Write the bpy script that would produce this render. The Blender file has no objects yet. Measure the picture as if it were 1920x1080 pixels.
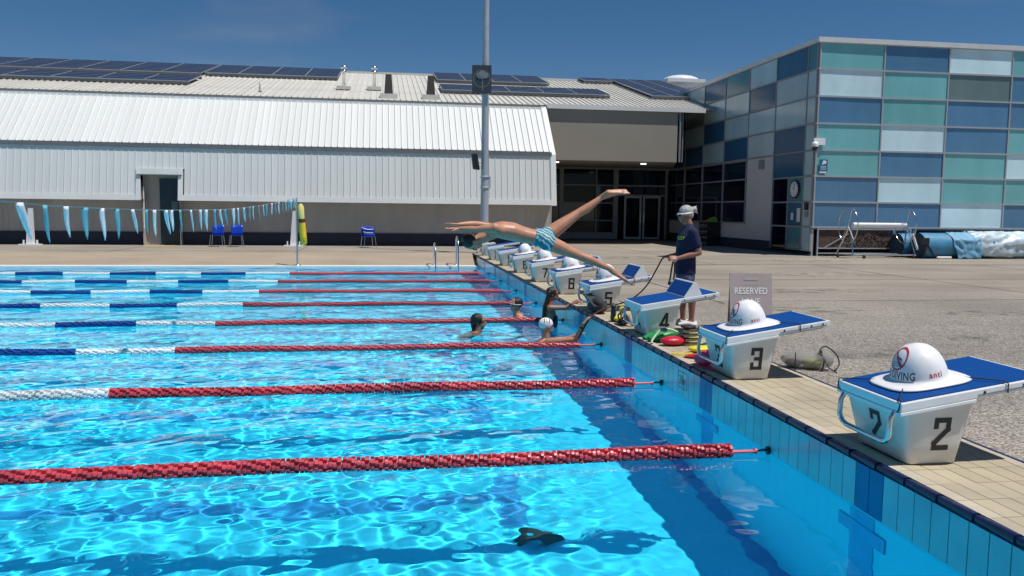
import bpy, bmesh, math, random
import numpy as np
from mathutils import Vector, Matrix, noise
random.seed(7)
S = bpy.context.scene
COL = S.collection
PI = math.pi
V = Vector

# ------------------------------------------------------------------ camera
CAM = V((-2.9422, -5.8073, 1.8677)); FPX = 1528.77
YAW, PITCH, ROLL = .1532, .0955, .0113
_f = V((math.sin(YAW)*math.cos(PITCH), math.cos(YAW)*math.cos(PITCH), -math.sin(PITCH)))
_r = V((math.cos(YAW), -math.sin(YAW), 0)); _u = _r.cross(_f)
_R = _r*math.cos(ROLL) + _u*math.sin(ROLL); _U = -_r*math.sin(ROLL) + _u*math.cos(ROLL)
cd = bpy.data.cameras.new('camera'); co = bpy.data.objects.new('camera', cd); COL.objects.link(co)
m4 = Matrix((_R, _U, -_f)).transposed().to_4x4(); m4.translation = CAM
co.matrix_world = m4; cd.sensor_width = 36; cd.lens = FPX*36/1920; cd.clip_end = 1500; cd.clip_start = .05
S.camera = co

# ------------------------------------------------------------------ sky, sun, exposure
SUN = V((.32, -.24, 1)).normalized()
W = bpy.data.worlds.new('World'); S.world = W; W.use_nodes = True
nt = W.node_tree; N = nt.nodes; L = nt.links
sky = N.new('ShaderNodeTexSky'); sky.sky_type = 'NISHITA'; sky.sun_disc = False
sky.sun_elevation = math.asin(SUN.z); sky.sun_rotation = math.atan2(SUN.x, SUN.y)
sky.altitude = 1500; sky.air_density = 1.0; sky.dust_density = 0.0; sky.ozone_density = 4.0
hs = N.new('ShaderNodeHueSaturation'); hs.inputs['Saturation'].default_value = 1.24; hs.inputs['Value'].default_value = 1.0
L.new(sky.outputs[0], hs.inputs['Color'])
tc = N.new('ShaderNodeTexCoord'); mp = N.new('ShaderNodeMapping'); mp.inputs['Scale'].default_value = (2.2, 2.2, 9)
L.new(tc.outputs['Generated'], mp.inputs[0])
cn = N.new('ShaderNodeTexNoise'); cn.inputs['Scale'].default_value = 1.5; cn.inputs['Detail'].default_value = 6
L.new(mp.outputs[0], cn.inputs['Vector'])
cr = N.new('ShaderNodeMapRange'); cr.inputs[1].default_value = .58; cr.inputs[2].default_value = .80; cr.inputs[4].default_value = .30
L.new(cn.outputs[0], cr.inputs[0])
mx = N.new('ShaderNodeMix'); mx.data_type = 'RGBA'; L.new(cr.outputs[0], mx.inputs[0])
L.new(hs.outputs[0], mx.inputs[6]); mx.inputs[7].default_value = (4.5, 5.0, 5.6, 1)
bg = N['Background']; L.new(mx.outputs[2], bg.inputs[0]); bg.inputs[1].default_value = .063
sl = bpy.data.lights.new('sun', 'SUN'); sl.energy = 4.5; sl.angle = math.radians(.5); sl.color = (1, .965, .91)
so = bpy.data.objects.new('sun', sl); COL.objects.link(so); so.rotation_euler = SUN.to_track_quat('Z', 'Y').to_euler()
so.location = (10, -5, 30)
sl.cycles.is_caustics_light = True
S.view_settings.view_transform = 'Standard'; S.view_settings.look = 'None'
S.view_settings.exposure = 0; S.view_settings.gamma = 1; S.view_settings.use_curve_mapping = False
S.cycles.use_denoising = True; S.cycles.max_bounces = 14; S.cycles.transmission_bounces = 10; S.cycles.diffuse_bounces = 7; S.cycles.glossy_bounces = 5
S.cycles.blur_glossy = .3; S.cycles.sample_clamp_indirect = 8

# ------------------------------------------------------------------ helpers
def at(u, v, ax, val):
    """point on the plane axis=val seen at photo pixel (u, v)"""
    d = _f + _R*((u-960)/FPX) + _U*((540-v)/FPX)
    return CAM + d*((val-CAM[ax])/d[ax])

class MB:
    def __init__(s): s.v = []; s.f = []; s.s = []; s.m = []
    def add(s, vs, fs, smooth=False, mi=0):
        b = len(s.v); s.v += [tuple(x) for x in vs]
        for f in fs: s.f.append(tuple(b+i for i in f)); s.s.append(smooth); s.m.append(mi)
        return s
    def quad(s, a, b, c, d, mi=0): return s.add([a, b, c, d], [(0, 1, 2, 3)], False, mi)
    def box(s, x0, x1, y0, y1, z0, z1, mi=0):
        return s.hexa([(x0,y0,z0),(x1,y0,z0),(x1,y1,z0),(x0,y1,z0),(x0,y0,z1),(x1,y0,z1),(x1,y1,z1),(x0,y1,z1)], mi)
    def hexa(s, p, mi=0):
        return s.add(p, [(3,2,1,0),(4,5,6,7),(0,1,5,4),(1,2,6,5),(2,3,7,6),(3,0,4,7)], False, mi)
    def bar(s, a, b, w, h=None, up=V((0,0,1)), mi=0):
        a = V(a); b = V(b); h = h or w; t = (b-a).normalized()
        if abs(t.dot(up)) > .99: up = V((0,1,0))
        x = t.cross(up).normalized(); y = x.cross(t).normalized()
        c = [x*(-w/2)+y*(-h/2), x*(w/2)+y*(-h/2), x*(w/2)+y*(h/2), x*(-w/2)+y*(h/2)]
        return s.hexa([a+c[0], a+c[1], a+c[2], a+c[3], b+c[0], b+c[1], b+c[2], b+c[3]], mi)
    def loft(s, pts, rad, side=V((0,1,0)), seg=12, caps=True, mi=0, smooth=True, power=1):
        """pts along a path, rad = radius or (a along side, b across)"""
        pts = [V(p) for p in pts]; rings = []
        n = len(pts)
        for i, p in enumerate(pts):
            t = (pts[min(i+1, n-1)]-pts[max(i-1, 0)]).normalized()
            x = side - t*side.dot(t)
            if x.length < .05:
                x = t.orthogonal()
            x.normalize(); y = t.cross(x)
            r = rad[i] if isinstance(rad, (list, tuple)) and len(rad) == n and not (n == 2 and not isinstance(rad[0], (tuple, list)) and False) else rad
            a, b = r if isinstance(r, (tuple, list)) else (r, r)
            rg = []
            for k in range(seg):
                c, q = math.cos(2*PI*k/seg), math.sin(2*PI*k/seg)
                if power != 1:
                    c = math.copysign(abs(c)**power, c); q = math.copysign(abs(q)**power, q)
                rg.append(p + x*(a*c) + y*(b*q))
            rings.append(rg)
        vs = [q for r in rings for q in r]
        fs = [(i*seg+k, i*seg+(k+1) % seg, (i+1)*seg+(k+1) % seg, (i+1)*seg+k) for i in range(n-1) for k in range(seg)]
        s.add(vs, fs, smooth, mi)
        if caps:
            s.add(rings[0], [tuple(range(seg-1, -1, -1))], False, mi); s.add(rings[-1], [tuple(range(seg))], False, mi)
        return s
    def tube(s, pts, r, seg=8, mi=0, caps=True):
        """parallel transport tube"""
        pts = [V(p) for p in pts]; n = len(pts); t0 = (pts[1]-pts[0]).normalized(); x = t0.orthogonal().normalized(); rings = []
        for i, p in enumerate(pts):
            t = (pts[min(i+1, n-1)]-pts[max(i-1, 0)]).normalized()
            x = (x - t*x.dot(t)).normalized(); y = t.cross(x)
            rr = r[i] if isinstance(r, (list, tuple)) else r
            rings.append([p + (x*math.cos(2*PI*k/seg)+y*math.sin(2*PI*k/seg))*rr for k in range(seg)])
        vs = [q for g in rings for q in g]
        fs = [(i*seg+k, i*seg+(k+1) % seg, (i+1)*seg+(k+1) % seg, (i+1)*seg+k) for i in range(n-1) for k in range(seg)]
        s.add(vs, fs, True, mi)
        if caps: s.add(rings[0], [tuple(range(seg-1, -1, -1))], False, mi); s.add(rings[-1], [tuple(range(seg))], False, mi)
        return s
    def cap(s, a, b, ra, rb, seg=12):
        """capsule with two radii"""
        a = V(a); b = V(b); t = (b-a); ln = t.length; t = t/ln if ln > 1e-6 else V((0,0,1))
        pts = []; rr = []
        for q in (90, 60, 30, 0): pts.append(a - t*ra*math.sin(math.radians(q))); rr.append(max(ra*math.cos(math.radians(q)), 1e-4))
        for q in (0, 30, 60, 90): pts.append(b + t*rb*math.sin(math.radians(q))); rr.append(max(rb*math.cos(math.radians(q)), 1e-4))
        return s.tube(pts, rr, seg)
    def ell(s, c, r, rot=None, nu=14, nv=9):
        c = V(c); vs = []; M = rot or Matrix.Identity(3)
        for j in range(nv+1):
            ph = PI*j/nv
            for i in range(nu):
                th = 2*PI*i/nu; vs.append(c + M @ V((r[0]*math.sin(ph)*math.cos(th), r[1]*math.sin(ph)*math.sin(th), r[2]*math.cos(ph))))
        fs = [(j*nu+i, (j+1)*nu+i, (j+1)*nu+(i+1) % nu, j*nu+(i+1) % nu) for j in range(nv) for i in range(nu)]
        return s.add(vs, fs, True)
    def lathe(s, prof, c=(0,0,0), seg=20, mi=0, sx=1, sy=1):
        vs = [(c[0]+r*math.cos(2*PI*k/seg)*sx, c[1]+r*math.sin(2*PI*k/seg)*sy, c[2]+z) for r, z in prof for k in range(seg)]
        n = len(prof)
        return s.add(vs, [(i*seg+k, i*seg+(k+1) % seg, (i+1)*seg+(k+1) % seg, (i+1)*seg+k) for i in range(n-1) for k in range(seg)], True, mi)
    def mesh(s, name):
        me = bpy.data.meshes.new(name); me.from_pydata(s.v, [], s.f)
        me.polygons.foreach_set('use_smooth', s.s); me.polygons.foreach_set('material_index', s.m); me.update(); return me

def link(o, parent=None):
    COL.objects.link(o)
    if parent is not None: o.parent = parent
    return o
def part(name, mb, mats, parent=None, loc=None, rot=None, label=None, kind=None, bevel=0):
    me = mb.mesh(name) if isinstance(mb, MB) else mb
    if not me.materials:
        for q in (mats if isinstance(mats, (list, tuple)) else [mats]): me.materials.append(q)
    o = bpy.data.objects.new(name, me)
    if loc is not None: o.location = loc
    if rot is not None: o.rotation_euler = rot
    if label: o['label'] = label
    if kind: o['kind'] = kind
    if bevel:
        b = o.modifiers.new('bevel', 'BEVEL'); b.width = bevel; b.segments = 2; b.limit_method = 'ANGLE'; b.angle_limit = .6
        b.harden_normals = False
    return link(o, parent)
def tag(o, label, cat, group=None):
    o['label'] = label; o['category'] = cat
    if group: o['group'] = group
    return o
def thing(name, label, cat, loc=(0,0,0), group=None, rz=0):
    o = bpy.data.objects.new(name, None); o.empty_display_size = .1; o.location = loc; o.rotation_euler = (0,0,rz)
    link(o); return tag(o, label, cat, group)
def struct(name, mb, mats, **k):
    return part(name, mb, mats, kind='structure', **k)
def copy_tree(o, parent=None):
    c = o.copy(); COL.objects.link(c); c.parent = parent
    for ch in o.children: copy_tree(ch, c)
    return c

# ------------------------------------------------------------------ materials
def newmat(n):
    m = bpy.data.materials.new(n); m.use_nodes = True
    return m, m.node_tree.nodes, m.node_tree.links, m.node_tree.nodes['Principled BSDF']
def mat(n, col, rough=.6, metal=0, var=0, vs=3, bump=0, bs=60, spec=.5, stretch=(1,1,1), detail=5, coat=0, rnd=0):
    m, N, L, b = newmat(n)
    b.inputs['Base Color'].default_value = (*col, 1); b.inputs['Roughness'].default_value = rough
    b.inputs['Metallic'].default_value = metal; b.inputs['Specular IOR Level'].default_value = spec
    if coat: b.inputs['Coat Weight'].default_value = coat; b.inputs['Coat Roughness'].default_value = .08
    if var or bump:
        tc = N.new('ShaderNodeTexCoord'); mp = N.new('ShaderNodeMapping'); mp.inputs['Scale'].default_value = stretch
        L.new(tc.outputs['Object'], mp.inputs[0])
    if var:
        no = N.new('ShaderNodeTexNoise'); no.inputs['Scale'].default_value = vs; no.inputs['Detail'].default_value = detail
        no.inputs['Roughness'].default_value = .62
        L.new(mp.outputs[0], no.inputs['Vector'])
        r = N.new('ShaderNodeMapRange'); r.inputs[1].default_value = .3; r.inputs[2].default_value = .7
        r.inputs[3].default_value = 1-var; r.inputs[4].default_value = 1+var; L.new(no.outputs[0], r.inputs[0])
        x = N.new('ShaderNodeMix'); x.data_type = 'RGBA'; x.blend_type = 'MULTIPLY'; x.inputs[0].default_value = 1
        fac = r.outputs[0]
        if rnd:
            oi = N.new('ShaderNodeObjectInfo'); r3 = N.new('ShaderNodeMapRange'); r3.inputs[3].default_value = 1-rnd; r3.inputs[4].default_value = 1+rnd; L.new(oi.outputs['Random'], r3.inputs[0])
            m3 = N.new('ShaderNodeMath'); m3.operation = 'MULTIPLY'; L.new(fac, m3.inputs[0]); L.new(r3.outputs[0], m3.inputs[1]); fac = m3.outputs[0]
        x.inputs[6].default_value = (*col, 1); L.new(fac, x.inputs[7]); L.new(x.outputs[2], b.inputs['Base Color'])
        rr = N.new('ShaderNodeMapRange'); rr.inputs[3].default_value = max(rough-.08, .02); rr.inputs[4].default_value = min(rough+.1, 1)
        L.new(no.outputs[0], rr.inputs[0]); L.new(rr.outputs[0], b.inputs['Roughness'])
    if bump:
        n2 = N.new('ShaderNodeTexNoise'); n2.inputs['Scale'].default_value = bs; n2.inputs['Detail'].default_value = 4
        L.new(mp.outputs[0], n2.inputs['Vector']); bu = N.new('ShaderNodeBump'); bu.inputs['Strength'].default_value = bump; bu.inputs['Distance'].default_value = .01
        L.new(n2.outputs[0], bu.inputs['Height']); L.new(bu.outputs[0], b.inputs['Normal'])
    return m

M = {}
M['white_steel'] = mat('white_sheet_steel', (.66,.67,.65), .45, var=.05, rnd=.035, vs=.6, stretch=(2.5,1,.35))
M['roof_steel'] = mat('roof_sheet_steel', (.58,.565,.51), .5, var=.13, rnd=.06, vs=.5, stretch=(3,.6,1))
M['flash'] = mat('white_flashing', (.72,.72,.70), .4, var=.05, vs=.8)
M['gutter'] = mat('gutter_grey', (.16,.165,.175), .5, var=.1)
M['base_wall'] = mat('taupe_ribbed_base', (.44,.40,.355), .75, var=.12, vs=1.2, stretch=(1,1,.3))
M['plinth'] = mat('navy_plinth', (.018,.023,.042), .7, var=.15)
M['navy_door'] = mat('navy_door_paint', (.012,.03,.05), .4)
M['alu'] = mat('aluminium_frame', (.42,.44,.46), .4, metal=.3, var=.05)
M['alu_dark'] = mat('grey_frame', (.24,.245,.26), .5, var=.05)
M['beige'] = mat('beige_soffit_board', (.30,.27,.225), .8, var=.05, vs=.4)
M['soffit'] = mat('soffit', (.30,.28,.25), .8, var=.05, vs=.5)
M['render_wall'] = mat('grey_white_render', (.50,.48,.48), .8, var=.05, vs=.8)
M['steel'] = mat('stainless_steel', (.62,.63,.64), .22, metal=1)
M['pole'] = mat('galvanised_pole', (.40,.42,.45), .5, metal=.2, var=.08, vs=2)
M['black'] = mat('black_plastic', (.012,.012,.014), .45)
M['rubber'] = mat('black_rubber', (.02,.02,.022), .7)
M['white'] = mat('white_plastic', (.78,.79,.80), .35, var=.03, vs=5)
M['grp'] = mat('block_fibreglass', (.66,.645,.61), .35, var=.09, vs=5, stretch=(1,1,.4), coat=.3)
M['grp_white'] = mat('platform_fibreglass', (.78,.80,.82), .32, var=.06, vs=6, coat=.3)
M['dome'] = mat('dome_plastic', (.80,.79,.80), .38, var=.05, vs=9)
M['txt_black'] = mat('print_black', (.012,.012,.014), .5)
M['txt_red'] = mat('print_red', (.5,.03,.05), .5)
M['txt_white'] = mat('print_white', (.8,.8,.8), .5)
M['cable'] = mat('cable_steel', (.35,.36,.37), .35, metal=.8)
M['blue_seat'] = mat('blue_chair_plastic', (.01,.05,.42), .3)
M['skin'] = mat('skin', (.48,.225,.135), .46, var=.14, vs=9, bump=.12, bs=22)
M['skin_tan'] = mat('skin_tanned', (.33,.15,.095), .5, var=.1, vs=7, bump=.05, bs=30)
M['hair'] = mat('dark_hair', (.018,.011,.009), .38, var=.4, vs=20, stretch=(6,6,.8), bump=.5, bs=60)
M['grey_hair'] = mat('silver_hair', (.42,.40,.38), .45, var=.5, vs=14, stretch=(1,4,4), bump=.6, bs=40)
M['shirt'] = mat('navy_shirt', (.008,.012,.05), .85, var=.15, vs=8, bump=.25, bs=9)
M['cap'] = mat('white_cap', (.78,.78,.76), .35, bump=.25, bs=10)
M['swimsuit'] = mat('black_swimsuit', (.01,.011,.018), .5)
M['tile_navy'] = mat('navy_glazed_tile', (.008,.02,.10), .15, var=.15, vs=6)
M['grout'] = mat('grout', (.30,.29,.26), .9)
M['grout_blue'] = mat('dark_grout', (.03,.085,.11), .9)
M['aqua_t'] = None
M['yellow'] = mat('yellow_foam', (.75,.62,.03), .5, var=.08, vs=8)
M['yellow_soft'] = mat('rescue_tube_foam', (.90,.52,.02), .55, var=.15, vs=8)
M['green'] = mat('green_rubber', (.01,.28,.07), .4, var=.15, vs=10)
M['redr'] = mat('red_rubber', (.55,.012,.04), .35, var=.1, vs=10)
M['pink'] = mat('pink_rubber', (.85,.05,.16), .35, var=.1, vs=10)
M['brown'] = mat('brown_strap', (.10,.03,.015), .7)
M['red_cord'] = mat('dark_red_cord', (.07,.012,.012), .7)
M['door_glass'] = mat('dark_glazing', (.003,.004,.014), .04, spec=.18)
M['paper'] = mat('paper', (.62,.62,.64), .8)
M['yellow_mat'] = mat('yellow_tactile', (.55,.40,.10), .8)
M['tarp'] = mat('silver_tarp', (.50,.60,.66), .5, metal=.12, var=.28, vs=2.2, bump=1.0, bs=5)
M['bubble'] = mat('blue_bubble_cover', (.05,.22,.38), .5, var=.2, vs=5, bump=.5, bs=50)
M['bubble_dark'] = mat('cover_edge', (.02,.05,.08), .6)
M['rust'] = mat('brown_mesh_infill', (.085,.055,.048), .9, var=.5, vs=9)
M['mesh_bag'] = mat('grey_mesh', (.18,.185,.18), .8, var=.2, vs=12)
M['dome_roof'] = mat('skylight_dome', (.75,.78,.8), .3)
M['tee'] = mat('pool_lane_tile', (.02,.32,.62), .5, var=.1)

def glossy_panel(n, col):
    return mat(n, col, .14, var=.14, vs=.6, stretch=(1,1,.5), spec=.6, rnd=.06)
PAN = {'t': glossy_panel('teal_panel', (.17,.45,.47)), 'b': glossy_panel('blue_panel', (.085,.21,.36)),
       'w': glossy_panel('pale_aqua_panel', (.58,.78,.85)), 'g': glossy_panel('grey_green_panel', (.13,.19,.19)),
       'd': glossy_panel('shaded_blue_panel', (.025,.105,.20)), 'l': glossy_panel('shaded_aqua_panel', (.40,.54,.58)), 's': glossy_panel('shaded_teal_panel', (.07,.22,.25))}  # d, l, s: panel colours for the side face, its shade mixed into them

def solar_mat():
    m, N, L, b = newmat('solar_cells')
    tc = N.new('ShaderNodeTexCoord'); br = N.new('ShaderNodeTexBrick'); br.offset = 0
    br.inputs['Scale'].default_value = 1; br.inputs['Brick Width'].default_value = .165; br.inputs['Row Height'].default_value = .165
    br.inputs['Mortar Size'].default_value = .006; br.inputs['Color1'].default_value = (.010,.012,.035,1); br.inputs['Color2'].default_value = (.011,.013,.04,1)
    br.inputs['Mortar'].default_value = (.02,.024,.05,1)
    L.new(tc.outputs['Object'], br.inputs['Vector']); L.new(br.outputs[0], b.inputs['Base Color']); b.inputs['Roughness'].default_value = .22
    return m
M['solar'] = solar_mat()

def ground_mat():
    m, N, L, b = newmat('exposed_aggregate')
    tc = N.new('ShaderNodeTexCoord')
    def noise(sc, d=4, st=(1,1,1)):
        mp = N.new('ShaderNodeMapping'); mp.inputs['Scale'].default_value = st; L.new(tc.outputs['Object'], mp.inputs[0])
        n = N.new('ShaderNodeTexNoise'); n.inputs['Scale'].default_value = sc; n.inputs['Detail'].default_value = d; L.new(mp.outputs[0], n.inputs['Vector']); return n
    vo = N.new('ShaderNodeTexVoronoi'); vo.inputs['Scale'].default_value = 75; L.new(tc.outputs['Object'], vo.inputs['Vector'])
    r1 = N.new('ShaderNodeValToRGB'); e = r1.color_ramp.elements
    e[0].position = 0; e[0].color = (.09,.08,.075,1); e[1].position = 1; e[1].color = (.46,.42,.36,1)
    for p, c in ((.25,(.17,.15,.135,1)), (.5,(.265,.235,.20,1)), (.75,(.33,.295,.25,1))):
        q = e.new(p); q.color = c
    sp = N.new('ShaderNodeSeparateColor'); L.new(vo.outputs['Color'], sp.inputs[0]); L.new(sp.outputs[0], r1.inputs[0])
    big = noise(.35, 6, (1, 1.6, 1)); st = noise(.8, 5, (.25, 2.2, 1))
    mr = N.new('ShaderNodeMapRange'); mr.inputs[1].default_value = .3; mr.inputs[2].default_value = .7; mr.inputs[3].default_value = .78; mr.inputs[4].default_value = 1.14
    L.new(big.outputs[0], mr.inputs[0])
    m2 = N.new('ShaderNodeMapRange'); m2.inputs[1].default_value = .35; m2.inputs[2].default_value = .65; m2.inputs[3].default_value = .92; m2.inputs[4].default_value = 1.06
    L.new(st.outputs[0], m2.inputs[0])
    mu = N.new('ShaderNodeMath'); mu.operation = 'MULTIPLY'; L.new(mr.outputs[0], mu.inputs[0]); L.new(m2.outputs[0], mu.inputs[1])
    # beyond the poolside the concrete is smoother and warmer (a different pour)
    sx = N.new('ShaderNodeSeparateXYZ'); L.new(tc.outputs['Object'], sx.inputs[0])
    yr = N.new('ShaderNodeMapRange'); yr.inputs[1].default_value = 4; yr.inputs[2].default_value = 12; L.new(sx.outputs[1], yr.inputs[0])
    x0 = N.new('ShaderNodeMix'); x0.data_type = 'RGBA'; L.new(yr.outputs[0], x0.inputs[0]); L.new(r1.outputs[0], x0.inputs[6]); x0.inputs[7].default_value = (.30,.26,.21,1)
    x = N.new('ShaderNodeMix'); x.data_type = 'RGBA'; x.blend_type = 'MULTIPLY'; x.inputs[0].default_value = 1
    L.new(x0.outputs[2], x.inputs[6]); L.new(mu.outputs[0], x.inputs[7]); L.new(x.outputs[2], b.inputs['Base Color'])
    b.inputs['Roughness'].default_value = .9
    bu = N.new('ShaderNodeBump'); bu.inputs['Strength'].default_value = .6; bu.inputs['Distance'].default_value = .006; bu.invert = True
    L.new(vo.outputs['Distance'], bu.inputs['Height']); L.new(bu.outputs[0], b.inputs['Normal'])
    return m
M['ground'] = ground_mat()
M['far_deck'] = mat('far_deck_concrete', (.335,.27,.20), .85, var=.13, vs=.7, stretch=(.6,2,1), bump=.15, bs=40)

def tile_mat(n, col, rough, rv=.08, bump=.02):
    m, N, L, b = newmat(n)
    oi = N.new('ShaderNodeObjectInfo'); r = N.new('ShaderNodeMapRange'); r.inputs[3].default_value = 1-rv; r.inputs[4].default_value = 1+rv
    L.new(oi.outputs['Random'], r.inputs[0]); tc = N.new('ShaderNodeTexCoord')
    geo = N.new('ShaderNodeNewGeometry')
    no = N.new('ShaderNodeTexNoise'); no.inputs['Scale'].default_value = 2.3; no.inputs['Detail'].default_value = 7; L.new(geo.outputs['Position'], no.inputs['Vector'])
    r2 = N.new('ShaderNodeMapRange'); r2.inputs[1].default_value = .3; r2.inputs[2].default_value = .7; r2.inputs[3].default_value = .88; r2.inputs[4].default_value = 1.09; L.new(no.outputs[0], r2.inputs[0])
    mu = N.new('ShaderNodeMath'); mu.operation = 'MULTIPLY'; L.new(r.outputs[0], mu.inputs[0]); L.new(r2.outputs[0], mu.inputs[1])
    x = N.new('ShaderNodeMix'); x.data_type = 'RGBA'; x.blend_type = 'MULTIPLY'; x.inputs[0].default_value = 1; x.inputs[6].default_value = (*col, 1)
    L.new(mu.outputs[0], x.inputs[7]); L.new(x.outputs[2], b.inputs['Base Color']); b.inputs['Roughness'].default_value = rough
    return m
M['float_red'] = tile_mat('float_red', (.58,.07,.09), .38, .2)
M['float_white'] = tile_mat('float_white', (.76,.78,.78), .4, .08)
M['float_blue'] = tile_mat('float_blue', (.012,.055,.26), .4, .2)
M['deck_tile'] = tile_mat('beige_deck_tile', (.42,.36,.25), .7)
M['deck_tile_pale'] = tile_mat('pale_border_tile', (.47,.41,.31), .7)
M['wall_tile'] = tile_mat('aqua_wall_tile', (.17,.50,.60), .2, .05)
M['stripe_tile'] = tile_mat('blue_stripe_tile', (.004,.18,.40), .3, .06); M['stripe_tile'].node_tree.nodes['Principled BSDF'].inputs['Specular IOR Level'].default_value = .15
M['coping'] = tile_mat('navy_coping_tile', (.007,.016,.065), .32, .15)

def pool_mat():
    m, N, L, b = newmat('pool_floor_tile')
    tc = N.new('ShaderNodeTexCoord'); br = N.new('ShaderNodeTexBrick'); br.offset = 0
    br.inputs['Scale'].default_value = 1; br.inputs['Brick Width'].default_value = .2; br.inputs['Row Height'].default_value = .2; br.inputs['Mortar Size'].default_value = .004
    br.inputs['Color1'].default_value = (.025,.66,.86,1); br.inputs['Color2'].default_value = (.028,.68,.88,1); br.inputs['Mortar'].default_value = (.023,.61,.81,1)
    L.new(tc.outputs['Object'], br.inputs['Vector']); L.new(br.outputs[0], b.inputs['Base Color']); b.inputs['Roughness'].default_value = .5
    return m
M['pool'] = pool_mat()
def water_mat():
    m, N, L, b = newmat('pool_water'); N.remove(b)
    g = N.new('ShaderNodeBsdfGlass'); g.inputs['IOR'].default_value = 1.333; g.inputs['Roughness'].default_value = 0; g.inputs['Color'].default_value = (.93,.99,1,1)
    L.new(g.outputs[0], N['Material Output'].inputs[0]); return m
M['water'] = water_mat()
def trunks_mat():
    m, N, L, b = newmat('teal_wave_print')
    tc = N.new('ShaderNodeTexCoord'); w = N.new('ShaderNodeTexWave'); w.inputs['Scale'].default_value = 9; w.inputs['Distortion'].default_value = 4; w.inputs['Detail Scale'].default_value = 2
    w.bands_direction = 'DIAGONAL'; L.new(tc.outputs['Object'], w.inputs['Vector'])
    r = N.new('ShaderNodeValToRGB'); r.color_ramp.elements[0].position = .62; r.color_ramp.elements[0].color = (.02,.17,.23,1); r.color_ramp.elements[1].position = .8; r.color_ramp.elements[1].color = (.45,.62,.66,1)
    L.new(w.outputs[0], r.inputs[0]); L.new(r.outputs[0], b.inputs['Base Color']); b.inputs['Roughness'].default_value = .7; return m
M['trunks'] = trunks_mat()
def mat_blue():
    m, N, L, b = newmat('blue_grip_mat')
    tc = N.new('ShaderNodeTexCoord'); w = N.new('ShaderNodeTexWave'); w.inputs['Scale'].default_value = 26; w.bands_direction = 'X'; L.new(tc.outputs['Object'], w.inputs['Vector'])
    w2 = N.new('ShaderNodeTexWave'); w2.inputs['Scale'].default_value = 26; w2.bands_direction = 'Y'; L.new(tc.outputs['Object'], w2.inputs['Vector'])
    mu = N.new('ShaderNodeMath'); mu.operation = 'MULTIPLY'; L.new(w.outputs[0], mu.inputs[0]); L.new(w2.outputs[0], mu.inputs[1])
    r = N.new('ShaderNodeValToRGB'); r.color_ramp.elements[0].color = (.001,.035,.17,1); r.color_ramp.elements[1].color = (.002,.10,.40,1); r.color_ramp.elements[1].position = .6
    L.new(mu.outputs[0], r.inputs[0]); L.new(r.outputs[0], b.inputs['Base Color']); b.inputs['Roughness'].default_value = .7; b.inputs['Specular IOR Level'].default_value = .15
    bu = N.new('ShaderNodeBump'); bu.inputs['Strength'].default_value = .5; bu.inputs['Distance'].default_value = .002; L.new(mu.outputs[0], bu.inputs['Height']); L.new(bu.outputs[0], b.inputs['Normal'])
    return m
M['grip'] = mat_blue()

# ------------------------------------------------------------------ setting: ground and pool
ZD = .352          # deck level above the water
YF = 20.15         # far pool edge
YN = -5.0          # near pool edge
recv = []
def pool_recv(o): o.cycles.is_caustics_receiver = True; return o

g = MB()
g.quad((.93,-60,ZD), (300,-60,ZD), (300,300,ZD), (.93,300,ZD))
g.quad((-300,22.4,ZD), (0,22.4,ZD), (0,300,ZD), (-300,300,ZD))
g.quad((0,22.4,ZD), (.93,22.4,ZD), (.93,300,ZD), (0,300,ZD))
g.quad((-300,-60,.05), (0,-60,.05), (0,YN,.05), (-300,YN,.05))
g.quad((0,-60,.05), (0,-60,ZD), (0,YN,ZD), (0,YN,.05))
g.quad((0,-60,ZD), (.93,-60,ZD), (.93,YN,ZD), (0,YN,ZD))
g.quad((-300,YN,.05), (-50.3,YN,.05), (-50.3,YF,.05), (-300,YF,.05))
struct('ground', g, M['ground'])
fd = MB()
fd.quad((-300,YF+.44,.05), (0,YF+.44,.05), (0,22.4,ZD), (-300,22.4,ZD))
fd.quad((0,YF+.44,.05), (0,YF+.44,ZD), (0,22.4,ZD+.001), (0,22.4,ZD))
struct('far_deck', fd, M['far_deck'])
gs = MB(); gs.box(-50,-.0,YF,YF+.44,-.25,.058)
part('gutter_edge', gs, mat('white_gutter_tile', (.78,.78,.76), .4, var=.05), kind='structure')
jn = MB()
jn.box(.96,60,16.62,16.66,ZD-.01,ZD+.004); jn.box(2.6,2.63,7,16.62,ZD-.01,ZD+.003)
for xx, ya, yb in ((6.5,16.66,36),(-6,22.4,27.3),(-12,22.4,27.3)): jn.box(xx,xx+.02,ya,yb,ZD-.01,ZD+.003)
jn.box(-60,0,23.6,23.62,ZD-.01,ZD+.003)
jn.box(2.63,40,11.6,11.612,ZD-.01,ZD+.003); jn.box(2.63,40,7.3,7.31,ZD-.01,ZD+.003); jn.box(.96,2.6,11.6,11.612,ZD-.01,ZD+.003)
for xx in (9.5,14.8): jn.box(xx,xx+.012,.5,16.6,ZD-.01,ZD+.0034)
struct('expansion_joint', jn, M['rubber'])

pf = MB()
pf.quad((-50,YN,-2), (0,YN,-2), (0,YF,-2), (-50,YF,-2))
pool_recv(struct('pool_floor', pf, M['pool']))
pw = MB()
pw.quad((0,YN,-2), (0,YF,-2), (0,YF,.02), (0,YN,.02))
pw.quad((0,YN,.02), (0,YF,.02), (.06,YF,.02), (.06,YN,.02))
pw.quad((-50,YF,-2), (0,YF,-2), (0,YF,-.01), (-50,YF,-.01))
pw.quad((-50,YN,-2), (-50,YN,.05), (0,YN,.05), (0,YN,-2))
pw.quad((-50,YN,-2), (-50,YF,-2), (-50,YF,.05), (-50,YN,.05))
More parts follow.
